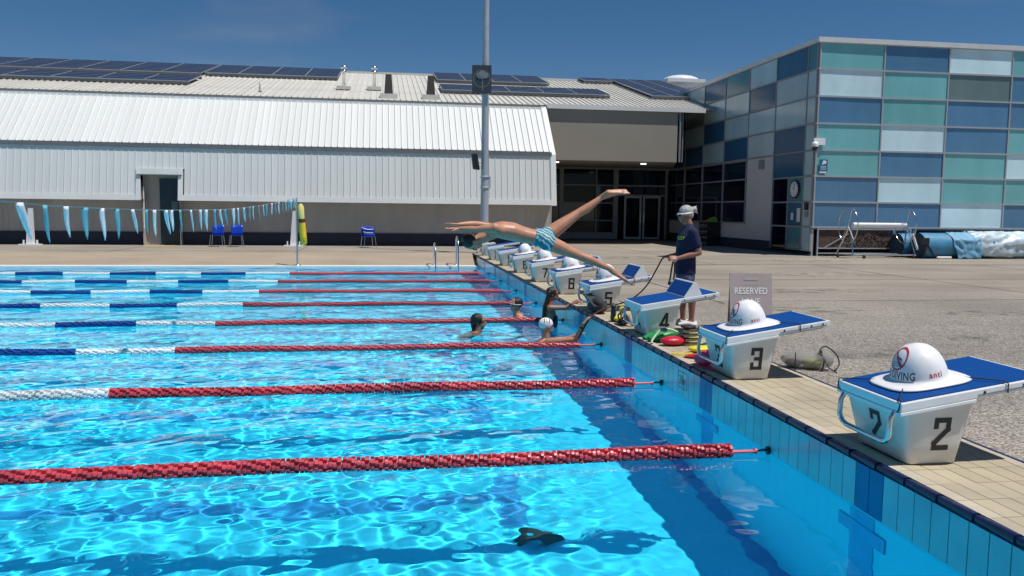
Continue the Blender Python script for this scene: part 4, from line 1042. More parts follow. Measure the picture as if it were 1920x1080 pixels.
for x, y in ((.35,-.45),(2.2,-.45),(-.1,.42),(2.35,.42)):
    b = MB(); b.tube([(x,y-.025,.05),(x,y+.025,.05)], .05, 12); b.bar((x,y,.06),(x,y,.12),.03); part('castor', b, M['rubber'], t)
b = MB(); b.tube([(2.25,-.25,.85),(2.4,-.35,.3)], .04, 10); part('crank_handle', b, M['white'], t)

def roll(cx0, cx1, y, r, mats, name, label, tarp=False, seed=1, z0=0):
    t = thing(name, label, 'pool cover', (cx0,y,ZD), 'rolled pool covers')
    rnd = random.Random(seed); b = MB(); nx = int((cx1-cx0)/.05); seg = 60; vs = []
    for i in range(nx+1):
        x = (cx1-cx0)*i/nx
        for k in range(seg):
            a = 2*PI*k/seg
            w = 0
            if tarp:
                w = .10*noise.noise(V((x*1.1, a*1.2, seed)))+.06*abs(noise.noise(V((x*3.1+a*2, a*2.0, seed+3))))-.05*abs(noise.noise(V((x*1.5-a*1.3, a, seed+7))))
                w = w*1.6+.10*(1-abs(noise.noise(V((x*1.9+a*1.1, a*1.3, seed+11))))*3)*.6+.035*noise.noise(V((x*7, a*4, seed))); w += .05*math.sin(x*2.2+2.4*math.cos(a-1.9)) *max(0, math.sin(-a+.2)*.6+.6)
            else: w = .012*noise.noise(V((x*2, a*2, seed)))
            rr = r*(1+w*1.1); z = max(r+rr*math.sin(a), .01)
            vs.append((x, rr*math.cos(a)*1.05, z))
    b.add(vs, [(i*seg+k, (i+1)*seg+k, (i+1)*seg+(k+1)%seg, i*seg+(k+1)%seg) for i in range(nx) for k in range(seg)], True)
    part('cover', b, mats, t)
    b = MB(); pts = []
    for k in range(110):
        a = k*.25; q = r*.98*(1-k/135); pts.append((-.012, q*math.cos(a), r+q*math.sin(a)))
    for q in range(4):
        rr = r*(.97-.2*q); b.add([(-.004-.0*q, s*math.cos(a), r+s*math.sin(a)) for s in (rr-.03, rr) for a in [2*PI*k/28 for k in range(28)]], [(k,(k+1)%28,28+(k+1)%28,28+k) for k in range(28)])
    b.add([(.0, r*.96*math.cos(2*PI*k/28), r+r*.96*math.sin(2*PI*k/28)) for k in range(28)], [tuple(range(28))]); part('roll_end', b, M['bubble_dark'], t)
    return t
roll(15.05,16.6,20.9,.42,M['bubble'],'cover_roll','blue rolled pool cover partly hidden behind the reel frame',seed=4)
roll(15.35,18.0,20.15,.44,M['bubble'],'cover_roll','blue bubble pool cover rolled up with loose flap at its end',seed=5)
roll(17.2,24.5,20.2,.47,M['tarp'],'cover_roll','crumpled silver tarpaulin wrapped round a long cover roll',tarp=True,seed=9)
t = thing('cover_flap', 'loose pale blue sheet of pool cover draped over the roll', 'sheet', (16.3,19.72,ZD))
b = MB(); vs = []; nx, nz = 26, 20
for i in range(nx+1):
    for j in range(nz+1):
        s = i/nx; q = j/nz
        x = 1.15*s+.22*q*(1-s)+.1*math.sin(q*9+i*.3)*.3; z = .90*(1-q)+.02+.05*noise.noise(V((s*5,q*4,1))); y = -.02-.07*q+.06*noise.noise(V((s*7,q*5,3)))+ (.42*max(0,1-q*3.2))**1.3
        vs.append((x, y, z))
b.add(vs, [(i*(nz+1)+j,(i+1)*(nz+1)+j,(i+1)*(nz+1)+j+1,i*(nz+1)+j+1) for i in range(nx) for j in range(nz)], True)
o = part('sheet', b, mat('pale_blue_sheet', (.14,.34,.50), .55, var=.12, vs=4, bump=.3, bs=12), t); o.modifiers.new('thickness','SOLIDIFY').thickness = .006
t = thing('cover_trolley', 'black wheeled trolley end holding the blue cover roll', 'trolley', (15.3,19.7,ZD))
b = MB(); b.bar((.1,0,.5),(.35,-.05,.08),.05); b.bar((0,0,.1),(.1,0,.65),.06); b.box(-.12,.14,-.05,.05,.5,.72); part('frame', b, M['black'], t)
b = MB(); b.tube([(.42,-.1,.05),(.95,-.1,.05)], .04); part('roller', b, M['white'], t)

# ------------------------------------------------------------------ reserved lane sign
t = thing('lane_sign', 'grey folding board reading reserved lane behind block 3', 'sign', (1.70,4.02,ZD), rz=-.12)
ms = mat('mauve_grey_board', (.42,.355,.345), .5, var=.04)
b = MB(); b.hexa([(-.275,-.02,0),(.275,-.02,0),(.275,.0,0),(-.275,.0,0),(-.275,.10,.735),(.275,.10,.735),(.275,.115,.735),(-.275,.115,.735)]); part('front_board', b, ms, t)
b = MB(); b.hexa([(-.26,.16,0),(.26,.16,0),(.26,.175,0),(-.26,.175,0),(-.26,.12,.70),(.26,.12,.70),(.26,.135,.70),(-.26,.135,.70)]); part('rear_board', b, ms, t)
def sf(x, y): return (x, -.0205+y*.12/.735-.003, y)
text_obj('lettering', 'RESERVED', .118, M['txt_white'], t, lambda x, y: sf(x*.82, .47+y), bold=.002)
text_obj('lettering', 'LANE', .118, M['txt_white'], t, lambda x, y: sf(x*.86-.0, .335+y), bold=.002)
text_obj('lettering', 'CLUB TRAINING', .03, mat('faint_print', (.55,.5,.5), .6), t, lambda x, y: sf(x, .585+y))
b = MB(); b.quad(sf(-.09,.645), sf(.09,.645), sf(.09,.69), sf(-.09,.69)); part('hand_slot', b, mat('slot_pale', (.42,.39,.37), .7), t)

# ------------------------------------------------------------------ organic shapes by voxel remesh
def remesh(name, mb, m, parent, voxel=.008, smooth=5, loc=None):
    me = mb.mesh(name); o = bpy.data.objects.new(name, me); COL.objects.link(o)
    r = o.modifiers.new('r', 'REMESH'); r.mode = 'VOXEL'; r.voxel_size = voxel; r.use_smooth_shade = True
    s = o.modifiers.new('s', 'SMOOTH'); s.factor = .5; s.iterations = smooth
    dg = bpy.context.evaluated_depsgraph_get(); me2 = bpy.data.meshes.new_from_object(o.evaluated_get(dg))
    bpy.data.objects.remove(o); bpy.data.meshes.remove(me)
    me2.name = name; me2.materials.clear(); me2.materials.append(m)
    o = bpy.data.objects.new(name, me2); o.cycles.is_caustics_receiver = True
    if loc: o.location = loc
    return link(o, parent)

def person(label, base, group=None): return thing('person', label, 'person', base, group)
def rel(base):
    B = V(base)
    return lambda u, v, y: at(u, v, 1, y)-B

def hand(b, wrist, d, palm_n, side=1, size=.17, spread=.25, curl=.25, r=.0085):
    """palm plus five separate fingers; d = direction of the fingers, palm_n = normal out of the palm, side = thumb side sign"""
    wrist = V(wrist); d = V(d).normalized(); n = (V(palm_n)-d*V(palm_n).dot(d)).normalized(); s = d.cross(n)*side
    pl = size*.5
    for k in range(4):
        o_ = s*(.030-.020*k)
        b.cap(wrist+o_*.5, wrist+d*pl+o_*1.05, .014, .0125, 8)
    for k, L in enumerate((.42,.48,.45,.36)):
        o_ = s*(.031-.0205*k); a = wrist+d*pl+o_
        dd = (d+s*spread*(1.5-k)*.35).normalized(); l = size*L*.55
        p1 = a+dd*l*.55; d2 = (dd+n*curl).normalized(); p2 = p1+d2*l*.5; d3 = (dd+n*curl*2.2).normalized(); p3 = p2+d3*l*.35
        b.cap(a, p1, r*1.05, r, 8); b.cap(p1, p2, r, r*.95, 8); b.cap(p2, p3, r*.95, r*.8, 8)
    a = wrist+d*size*.12+s*.026; td = (d*.65+s*.75+n*.25).normalized(); p1 = a+td*size*.2; p2 = p1+(td+d*.5).normalized()*size*.16
    b.cap(a, p1, .0135, .0105, 8); b.cap(p1, p2, .0105, .0085, 8)

def foot(b, ankle, heel, toe, w=.04, up=V((0,0,1))):
    ankle, heel, toe = V(ankle), V(heel), V(toe); d = (toe-heel).normalized(); s = d.cross((ankle-heel)).normalized()
    b.cap(ankle, heel+d*.02, .036, .030); mid = heel+(toe-heel)*.65
    b.cap(ankle, mid, .034, .024)
    for k in (-1,0,1): b.cap(heel+d*.02+s*k*.010, mid+s*k*.022, .026, .019, 8)
    for k in range(5):
        o_ = s*(k-2)*.0165; l = (toe-mid).length*(1.0 if k == 0 else .93-.06*k)
        b.cap(mid+o_*.9, mid+o_+d*(l-.01), .0125, .0105 if k == 0 else .008, 8)

def head(b, c, face, up, s=1.0):
    """skull, jaw, nose, ears, brow; returns frame"""
    c = V(c); f = V(face).normalized(); u = (V(up)-f*V(up).dot(f)).normalized(); r = f.cross(u)
    M3 = Matrix((r, f, u)).transposed()
    b.ell(c+u*.018*s-f*.008*s, (.074*s,.094*s,.098*s), M3)
    b.ell(c-u*.045*s+f*.030*s, (.052*s,.055*s,.062*s), M3)
    b.ell(c-u*.092*s+f*.055*s, (.022*s,.020*s,.018*s), M3)       # chin
    b.cap(c+u*.005*s+f*.083*s, c-u*.032*s+f*.100*s, .009*s, .013*s, 8)   # nose
    b.ell(c-u*.058*s+f*.083*s, (.024*s,.010*s,.009*s), M3)       # lips
    b.ell(c+u*.022*s+f*.072*s, (.055*s,.018*s,.012*s), M3)       # brow
    for q in (-1,1): b.ell(c+r*q*.073*s-u*.012*s-f*.006*s, (.009*s,.015*s,.026*s), M3)
    return f, u, r, M3
def eyes(t, c, f, u, r, s=1.0):
    for q in (-1,1):
        b = MB(); b.ell(V(c)+f*.078*s+u*.004*s+r*q*.031*s, (.013*s,.013*s,.010*s), Matrix((r,f,u)).transposed(), 10, 7); part('eye', b, M['txt_black'], t)

# diver -----------------------------------------------------------
YD = 3.85
base = (-1.1,YD,1.0)
d_ = person('man in teal trunks diving flat over the water from block 4', base); q = rel(base)
b = MB()
sp_ = [q(912,437,YD), q(926,431,YD), q(940,431,YD), q(960,434,YD), q(980,440,YD), q(998,444,YD), q(1014,446,YD), q(1030,449,YD)]
b.loft(sp_, [(.07,.06),(.165,.085),(.185,.105),(.175,.112),(.150,.100),(.140,.092),(.158,.103),(.150,.095)], side=V((0,1,0)), seg=20, power=.9)
for s, (ej, wj, hj) in ((-1, ((893,430),(861,429),(840,428))), (1, ((893,420),(861,421),(840,420)))):
    sh = q(928,431,YD+s*.165)+V((0,0,.02)); el_ = q(*ej,YD+s*.115); wr = q(*wj,YD+s*.045)
    b.cap(q(938,432,YD+s*.13), sh, .075, .062); b.cap(sh, sh+(el_-sh)*.5, .056, .050); b.cap(sh+(el_-sh)*.5, el_, .050, .038)
    fo = el_+(wr-el_)*.3; b.cap(el_, fo, .038, .041); b.cap(fo, wr, .041, .026)
    hd = q(*hj,YD+s*.02); hand(b, wr, hd-wr, V((0,-s*.15,-1)), side=s*-1, spread=1.2, curl=-.10, size=.20, r=.0095)
hc = q(886,454,YD)
for s in (-1,1):
    b.ell(q(948,425,YD+s*.075), (.085,.055,.035)); b.ell(q(1022,443,YD+s*.07), (.08,.065,.050))     # shoulder blades, glutes
b.cap(q(924,436,YD), hc+V((.05,0,.02)), .082, .062)
f_, u_, r_, M3 = head(b, hc, V((.15,0,-1)), V((-1,0,-.35)))
for s, pts in ((-1, ((1024,453,YD-.09),(1087,480,YD-.10),(1106,487,YD-.10),(1143,504,YD-.09))), (1, ((1024,443,YD+.09),(1084,400,YD+.13),(1100,391,YD+.13),(1128,370,YD+.12)))):
    hp_, kn, cf, an = [q(*p) for p in pts]
    md = hp_+(kn-hp_)*.45
    b.cap(hp_, md, .100, .084); b.cap(md, kn, .084, .053); b.cap(kn, cf, .053, .056); b.cap(cf, cf+(an-cf)*.45, .056, .044); b.cap(cf+(an-cf)*.45, an, .044, .031)
    if s < 0: foot(b, an, q(1148,510,YD-.09), q(1187,534,YD-.09))
    else: foot(b, an, q(1137,361,YD+.06), q(1181,359,YD+.09))
body = remesh('body', b, M['skin'], d_, .0075, 4)
b = MB(); b.ell(hc+u_*.030-f_*.020, (.082,.098,.098), M3)
for k in range(14):
    a = k*2.4; b.cap(hc+u_*.07+r_*.05*math.cos(a)-f_*.03+f_*.05*math.sin(a), hc+u_*(.120+.015*math.sin(k*3))+r_*.07*math.cos(a)-f_*.03+f_*.06*math.sin(a), .022, .006, 6)
remesh('hair', b, M['hair'], d_, .009, 2); eyes(d_, hc, f_, u_, r_)
b = MB()
b.loft([q(1001,444.5,YD), q(1014,446,YD), q(1028,449,YD), q(1034,450,YD)], [(.150,.103),(.170,.116),(.165,.112),(.12,.08)], side=V((0,1,0)), seg=20, power=.9)
for s, k in ((-1, (1087,480,YD-.10)), (1, (1084,400,YD+.13))):
    hp_ = q(1024,453 if s < 0 else 443,YD+s*.09); kn = q(*k); b.cap(hp_, hp_+(kn-hp_)*.10, .108, .104)
remesh('trunks', b, M['trunks'], d_, .008, 3)

# coach -----------------------------------------------------------
YP = 4.6
base = (1.0,YP,ZD); c_ = person('woman coach in navy shirt with silver hair tied up, holding a cord', base); q = rel(base)
b = MB()
hc = q(1284,402,YP)
b.cap(q(1293,430,YP), hc+V((.02,0,-.04)), .062, .056)
f_, u_, r_, M3 = head(b, hc, V((-1,-.12,-.12)), V((0,0,1)), .98)
b.loft([q(1285,545,YP),q(1285,525,YP),q(1286,500,YP),q(1286,470,YP),q(1289,441,YP),q(1291,427,YP)], [(.13,.10),(.165,.115),(.16,.115),(.155,.11),(.165,.10),(.09,.06)], side=V((0,1,0)), seg=18)
for s in (-1,1):
    yy = YP+s*.085; x0 = 1280 if s < 0 else 1295
    if s < 0: pts = [q(1288,530,yy), q(1296,570,yy), q(1297,582,yy), q(1296,612,yy)]
    else: pts = [q(1284,530,yy), q(1279,568,yy), q(1279,580,yy), q(1280,610,yy)]
    pts[-1].z = .07; hp_, kn, cf, an = pts; kn.z = .47; cf.z = .36
    b.cap(hp_, hp_+(kn-hp_)*.5, .085, .068); b.cap(hp_+(kn-hp_)*.5, kn, .068, .05); b.cap(kn, cf, .050, .056); b.cap(cf, an, .056, .033)
    foot(b, an, an+V((.05,0,-.04)), an+V((-.17,0,-.05)))
# near arm bent at the elbow, far arm held out
sh = q(1302,437,YP-.17); el_ = q(1311,474,YP-.19); wr = q(1272,484,YP-.16)
b.cap(sh, el_, .050, .040); b.cap(el_, el_+(wr-el_)*.3, .040, .042); b.cap(el_+(wr-el_)*.3, wr, .042, .027)
hand(b, wr, V((-1,.1,.0)), V((.1,.6,-.5)), side=1, curl=.9, size=.17)
sh = q(1290,437,YP+.17); el_ = q(1283,476,YP+.2); wr = q(1252,481,YP+.12)
b.cap(sh, el_, .050, .040); b.cap(el_, el_+(wr-el_)*.3, .040, .041); b.cap(el_+(wr-el_)*.3, wr, .041, .026)
hand(b, wr, V((-1,-.1,.03)), V((0,.1,1)), side=-1, curl=.12, size=.175, spread=.6)
remesh('body', b, M['skin_tan'], c_, .009, 4)
b = MB(); b.ell(hc+u_*.034-f_*.022, (.086,.100,.092), M3); b.ell(hc-f_*.075-u_*.01, (.06,.05,.06), M3)
bun = q(1301,393,YP); b.ell(bun, (.042,.05,.045)); b.cap(bun+V((.01,0,.02)), bun+V((.045,0,-.05)), .022, .010); b.cap(bun, bun+V((.04,.02,.05)), .022, .008); b.cap(bun-V((.03,0,0)), bun+V((.0,0,.0)), .035, .04)
remesh('hair', b, M['grey_hair'], c_, .009, 2)
b = MB()
ring = [hc+u_*.012+(r_*.085*math.cos(a)+f_*.098*math.sin(a)-f_*.005) for a in np.linspace(0,2*PI,29)]
b.tube(ring, .011, 6); part('goggle_strap', b, M['white'], c_)
b = MB()
for s in (-1,1): b.ell(hc+f_*.088+u_*.0+r_*s*.032, (.026,.014,.017), M3)
part('goggles', b, M['rubber'], c_)
b = MB()
b.loft([q(1285,513,YP),q(1285,500,YP),q(1286,470,YP),q(1288,443,YP),q(1291,428,YP),q(1293,419,YP)], [(.178,.134),(.176,.134),(.170,.128),(.185,.120),(.12,.075),(.065,.055)], side=V((0,1,0)), seg=20)
for s, sh, el_ in ((-1, q(1300,436,YP-.16), q(1311,474,YP-.19)), (1, q(1290,436,YP+.16), q(1283,476,YP+.2))):
    b.cap(sh, sh+(el_-sh)*.62, .068, .064)
remesh('shirt', b, M['shirt'], c_, .010, 3)
from mathutils.bvhtree import BVHTree
_sh = [o for o in c_.children if o.name.startswith('shirt')][0].data
_bv = BVHTree.FromPolygons([v.co for v in _sh.vertices], [tuple(p.vertices) for p in _sh.polygons])
def on_shirt(x, y):
    p0 = q(1277,449,YP)+V((x*.85,0,y)); h = _bv.ray_cast(p0-V((.36,1,0))*.8, V((.36,1,0)).normalized())
    return (h[0]+h[1]*.004) if h[0] else V((-.1,-.1,.9))
text_obj('shirt_print', 'CST', .062, mat('yellow_print', (.7,.6,.03), .6), c_, lambda x, y: on_shirt(x+y*.25, y), bold=.002, sub=1)
b = MB(); b.loft([q(1285,510,YP),q(1285,522,YP)], [(.168,.120),(.172,.124)], side=V((0,1,0)), seg=18)
for s in (-1,1): p = q(1288 if s < 0 else 1284,522,YP+s*.085); b.cap(p, p-V((0,0,.14)), .098, .092)
remesh('shorts', b, mat('patterned_shorts', (.05,.07,.13), .8, var=.9, vs=16), c_, .010, 3)
b = MB(); b.tube([q(1262,490,YP-.17), q(1259,505,YP-.17), q(1257,520,YP-.18), q(1254,532,YP-.18)], .012); b.tube([q(1265,490,YP-.17), q(1265,510,YP-.17), q(1263,525,YP-.17)], .012)
b.ell(q(1256,531,YP-.18), (.03,.02,.03)); o = part('waist_belt', b, M['black'], loc=base); o['label'] = 'black resistance belt hanging from the coachs hand'; tag(o, 'black resistance belt hanging from the coachs hand', 'belt')
for s in (-1,1):
    an = q(1296,612,YP-.085) if s < 0 else q(1280,610,YP+.085)
    b = MB(); x = an.x; y = s*.085
    b.loft([(x+.07,y,.03),(x-.02,y,.035),(x-.12,y,.03),(x-.18,y,.02)], [(.035,.032),(.042,.038),(.045,.03),(.03,.02)], side=V((0,1,0)), seg=12); part('shoe', b, M['paper'], c_)
# cord from coach to swimmer
pa = at(1258,480,1,YP-.1); pts = [pa+V((.12,.05,.0)), pa, at(1243,484,1,4.6), at(1232,503,1,4.65), at(1215,532,1,4.8), at(1195,553,1,4.95), at(1172,566,1,5.1), at(1150,573,1,5.2), at(1125,583,1,5.15), at(1110,592,1,5.05), at(1100,606,1,4.98), at(1089,627,1,5.0), at(1082,637,1,5.1)]
def smooth_path(p, n=6):
    out = []
    for i in range(len(p)-1):
        a, b_, c, d = p[max(i-1,0)], p[i], p[i+1], p[min(i+2,len(p)-1)]
        for k in range(n):
            t = k/n; out.append(.5*((2*b_)+(c-a)*t+(2*a-5*b_+4*c-d)*t*t+(-a+3*b_-3*c+d)*t**3))
    return out+[p[-1]]
b = MB(); b.tube(smooth_path(pts), .010, 7); o = part('resistance_cord', b, M['red_cord']); tag(o, 'dark red cord running from the coach down to the capped swimmer', 'cord')

# woman at the wall ------------------------------------------------
YW = 7.3
base = (-.35,YW,0); w_ = person('woman with long wet dark hair leaning on the pool edge', base); q = rel(base)
b = MB(); hc = q(1036,551,YW)
f_, u_, r_, M3 = head(b, hc, V((1,-.1,-.12)), V((0,0,1)))
b.cap(q(1031,572,YW), hc-u_*.04-f_*.02, .055, .05)
b.loft([q(1030,650,YW),q(1034,620,YW),q(1033,600,YW),q(1031,585,YW),q(1030,573,YW)], [(.14,.10),(.13,.095),(.14,.10),(.17,.095),(.12,.06)], side=V((0,1,0)), seg=18)
for s in (-1,1):
    sh = q(1031,577,YW+s*.155); el_ = q(1060,577,YW+s*.17-.0); wr = at(1083,566,1,YW+s*.11-.1)-V(base)
    wr.z = max(wr.z, ZD+.03); b.cap(sh, el_, .048, .038); b.cap(el_, wr, .038, .025); hand(b, wr, V((1,-.1,-.05)), V((0,0,-1)), side=s, curl=.2, size=.17)
remesh('body', b, M['skin_tan'], w_, .009, 4)
b = MB(); b.ell(hc+u_*.022-f_*.020, (.085,.100,.096), M3)
for k in range(9):
    yy = YW-.08+.02*k; b.cap(hc-f_*.07+V((0,(k-4)*.016,.02)), q(1021+k*.5,575,yy)-V((.0,0,0)), .03, .03); b.cap(q(1021+k*.5,575,yy), q(1017+k*.8,604,yy), .03, .018)
remesh('hair', b, M['hair'], w_, .010, 2); eyes(w_, hc, f_, u_, r_)
b = MB(); b.loft([q(1030,650,YW),q(1034,620,YW),q(1034,600,YW),q(1035,590,YW)], [(.146,.106),(.137,.101),(.146,.106),(.15,.09)], side=V((0,1,0)), seg=18)
remesh('swimsuit', b, M['swimsuit'], w_, .010, 3)

# capped swimmer ----------------------------------------------------
YS = 5.45
base = (-.65,YS,0); s_ = person('swimmer in white cap gripping the pool edge with one raised arm', base); q = rel(base)
b = MB(); hc = q(1025,611,YS)
f_, u_, r_, M3 = head(b, hc, V((1,-.05,-.05)), V((-.25,0,1)))
b.cap(q(1024,635,YS), hc-u_*.045, .055, .052)
b.loft([q(985,700,YS),q(1005,665,YS),q(1020,645,YS),q(1024,637,YS)], [(.14,.10),(.16,.11),(.18,.10),(.11,.06)], side=V((0,1,0)), seg=18)
sh = q(1027,641,YS-.17); el_ = q(1080,637,5.1); wr = at(1094,607,1,4.98)-V(base)
b.cap(sh, sh+(el_-sh)*.5, .050, .046); b.cap(sh+(el_-sh)*.5, el_, .046, .038); b.cap(el_, el_+(wr-el_)*.4, .038, .039); b.cap(el_+(wr-el_)*.4, wr, .039, .026)
hand(b, wr, V((.75,.1,.9)), V((.9,0,-.7)), side=1, curl=.75, size=.175)
sh2 = q(1027,640,YS+.17); b.cap(sh2, q(1062,636,YS+.25), .05, .04); b.cap(q(1062,636,YS+.25), at(1082,628,1,YS+.2)-V(base), .038, .028); hand(b, at(1082,628,1,YS+.2)-V(base), V((1,0,.3)), V((0,0,-1)), side=1, curl=.4)
remesh('body', b, M['skin'], s_, .009, 4)
b = MB(); b.ell(hc+u_*.030-f_*.014, (.084,.106,.090), M3); remesh('swim_cap', b, M['cap'], s_, .008, 3); eyes(s_, hc, f_, u_, r_)
b = MB()
for k in range(3):
    pts = [hc+u_*(.030+.085*math.sin(a))-f_*(.014-.05*k+.05)*1+ f_*.0 - r_*(-.078*math.cos(a)) for a in np.linspace(.3,1.2,7)]
    b.tube([hc+u_*(.033+.088*math.sin(a))+f_*(-.045+.035*k)+r_*(.083*math.cos(a)) for a in np.linspace(.25,1.1,7)], .004, 5)
part('cap_print', b, M['txt_black'], s_)
b = MB(); b.tube([wr+(el_-wr)*.16, wr+(el_-wr)*.26], .034, 14); part('watch', b, M['black'], s_)

# two heads in the water ---------------------------------------------
YL = 6.5
base = (-1.55,YL,0); l_ = person('dark haired swimmer resting in the water, facing the blocks', base); q = rel(base)
b = MB(); hc = q(898,603,YL); f_, u_, r_, M3 = head(b, hc, V((1,-.35,.05)), V((-.1,0,1)), 1.08)
b.cap(V((hc.x-.04,0,-.10)), hc-u_*.03, .075, .060); b.loft([(-.25,0,-.5),(-.12,0,-.2),(-.06,0,-.045),(-.05,0,.01)], [(.14,.10),(.17,.11),(.19,.09),(.10,.06)], side=V((0,1,0)), seg=16)
b.cap((-.05,-.17,-.08), (.25,-.28,-.10), .046, .038); b.cap((.25,-.28,-.10), (.50,-.32,-.09), .037, .026); hand(b, (.5,-.32,-.09), V((1,-.1,0)), V((0,0,-1)))
b.cap((-.05,.17,-.08), (.05,.35,-.25), .046, .038)
remesh('body', b, M['skin_tan'], l_, .009, 4)
b = MB(); b.ell(hc+u_*.026-f_*.026, (.096,.112,.108), M3)
for k in range(6): b.cap(hc-f_*.09+r_*(k-2.5)*.024+u_*.02, hc-f_*.085+r_*(k-2.5)*.028-u_*.15, .032, .014)
remesh('hair', b, M['hair'], l_, .009, 2); eyes(l_, hc, f_, u_, r_)
YM = 8.25
base = (-.7,YM,0); m_ = person('swimmer in goggles between the lane ropes, looking away from the wall', base); q = rel(base)
b = MB(); hc = q(967,571,YM); f_, u_, r_, M3 = head(b, hc, V((-1,-.45,.05)), V((.15,0,1)), 1.1)
b.cap(V((hc.x+.03,0,-.10)), hc-u_*.03, .075, .060); b.loft([(.2,0,-.5),(.12,0,-.22),(.06,0,-.02),(.05,0,.05)], [(.14,.10),(.17,.11),(.19,.09),(.10,.06)], side=V((0,1,0)), seg=16)
b.cap((.06,-.17,-.05), (.30,-.2,-.10), .046, .038)
remesh('body', b, M['skin'], m_, .009, 4)
b = MB(); b.ell(hc+u_*.030-f_*.028, (.097,.112,.106), M3); remesh('hair', b, M['hair'], m_, .009, 2); eyes(m_, hc, f_, u_, r_)
b = MB(); b.tube([hc+u_*.012+(r_*.098*math.cos(a)+f_*.108*math.sin(a)-f_*.006) for a in np.linspace(0,2*PI,29)], .006, 6); part('goggle_strap', b, M['paper'], m_)
b = MB()
for s in (-1,1): b.ell(hc+f_*.088+r_*s*.032, (.026,.014,.017), M3)
part('goggles', b, M['rubber'], m_)

# ------------------------------------------------------------------ kit on the deck
def kit(name, label, cat, loc, rz=0): return thing(name, label, cat, (loc[0],loc[1],ZD), rz=rz)
def deck(u, v): p = at(u, v, 2, ZD); return (p.x, p.y)
# black drink bottle
x, y = .13, 4.95
t = kit('drink_bottle', 'black drink bottle standing on the coping before block 4', 'bottle', (x,y))
b = MB(); b.lathe([(0,0),(.034,0),(.037,.01),(.037,.17),(.03,.19)], seg=16); part('body', b, mat('bottle_navy', (.012,.02,.035), .3), t)
b = MB(); b.lathe([(.034,.19),(.036,.195),(.036,.23),(.018,.235),(.018,.262),(0,.265)], seg=16); part('lid', b, M['black'], t)
x, y = 2.0, 10.3
p = at(1187,508,1,y); t = thing('clear_bottle', 'small clear plastic bottle on the ground behind the blocks', 'bottle', (p.x,y,ZD)); 
b = MB(); b.lathe([(0,0),(.045,0),(.048,.02),(.048,.22),(.02,.28),(.02,.29)], seg=14); part('body', b, mat('clear_plastic', (.42,.42,.42), .2), t)
b = MB(); b.lathe([(.024,.29),(.024,.33),(0,.33)], seg=12); part('cap', b, M['black'], t)
# kickboard / bag by block 5
t = kit('kit_bag', 'dark grey kit bag slumped against block 5', 'bag', (.17,5.95))
b = MB(); b.ell((0,0,.10), (.14,.24,.11)); b.ell((-.02,-.08,.16), (.09,.17,.09)); remesh('bag', b, mat('charcoal_cloth', (.03,.032,.036), .8, var=.3, vs=10, bump=.6, bs=18), t, .012, 2)
b = MB(); b.bar((-.02,-.22,.12),(-.1,.18,.27),.20,.02); part('board', b, mat('charcoal_board', (.035,.037,.042), .5), t)
t = kit('swim_paddles', 'black and yellow snorkel gear heaped beside block 4', 'snorkel gear', (.18,4.62))
b = MB()
b.tube(smooth_path([V((-.03,-.2,.06)),V((-.05,-.05,.1)),V((0,.06,.22)),V((.05,.16,.1)),V((-.02,.22,.02))]), .013); b.tube(smooth_path([V((.05,-.2,.03)),V((.0,-.02,.17)),V((-.05,.1,.12)),V((.02,.22,.03))]), .012)
b.ell((-.02,.0,.04), (.08,.1,.035)); part('tubing', b, M['black'], t)
b = MB(); b.ell((.0,.38,.05), (.08,.12,.045)); b.ell((.02,.14,.19), (.05,.05,.045)); part('yellow_piece', b, M['yellow'], t)
b = MB(); b.tube(smooth_path([V((.08,-.15,.02)),V((.06,.0,.12)),V((.08,.15,.03))]), .02); part('grey_piece', b, M['mesh_bag'], t)
# green fins and cream frame
t = kit('green_fins', 'pair of bright green swim fins leaning on block 4', 'fins', (.20,3.28), rz=.2)
b = MB(); b.loft([(-.12,.0,.03),(.0,0,.07),(.14,0,.10),(.24,.02,.10)], [(.05,.03),(.11,.045),(.12,.05),(.07,.03)], side=V((0,1,0)), seg=14); part('fin', b, M['green'], t)
b = MB(); b.loft([(-.1,.16,.02),(.02,.16,.05),(.12,.17,.06)], [(.04,.02),(.09,.03),(.08,.03)], side=V((0,1,0)), seg=14); part('fin', b, M['green'], t)
b = MB()
for k in (-1,0,1): b.tube([(-.1,k*.05,.055),(.02,k*.06,.115),(.15,k*.06,.150)], .006, 6)
part('rib', b, mat('light_green', (.06,.5,.2), .4), t)
t = kit('wrist_strap', 'cream strap with navy tab lying across the green fins', 'strap', (.22,3.12))
b = MB(); b.tube(smooth_path([V((-.14,-.03,.012)),V((-.15,.0,.03)),V((-.05,.05,.13)),V((.05,.03,.165)),V((.16,.02,.13))]), .011); part('band', b, mat('cream', (.65,.64,.52), .6), t)
b = MB(); b.box(-.03,.03,-.01,.06,.14,.175); part('tab', b, M['tile_navy'], t)
t = kit('pull_buoy', 'red rounded pull buoy lying in front of the green fins', 'buoy', (.27,2.98), rz=.1)
b = MB(); b.ell((0,0,.055), (.15,.10,.055)); b.ell((.12,.02,.06), (.06,.08,.05)); remesh('foam', b, M['redr'], t, .009, 3)
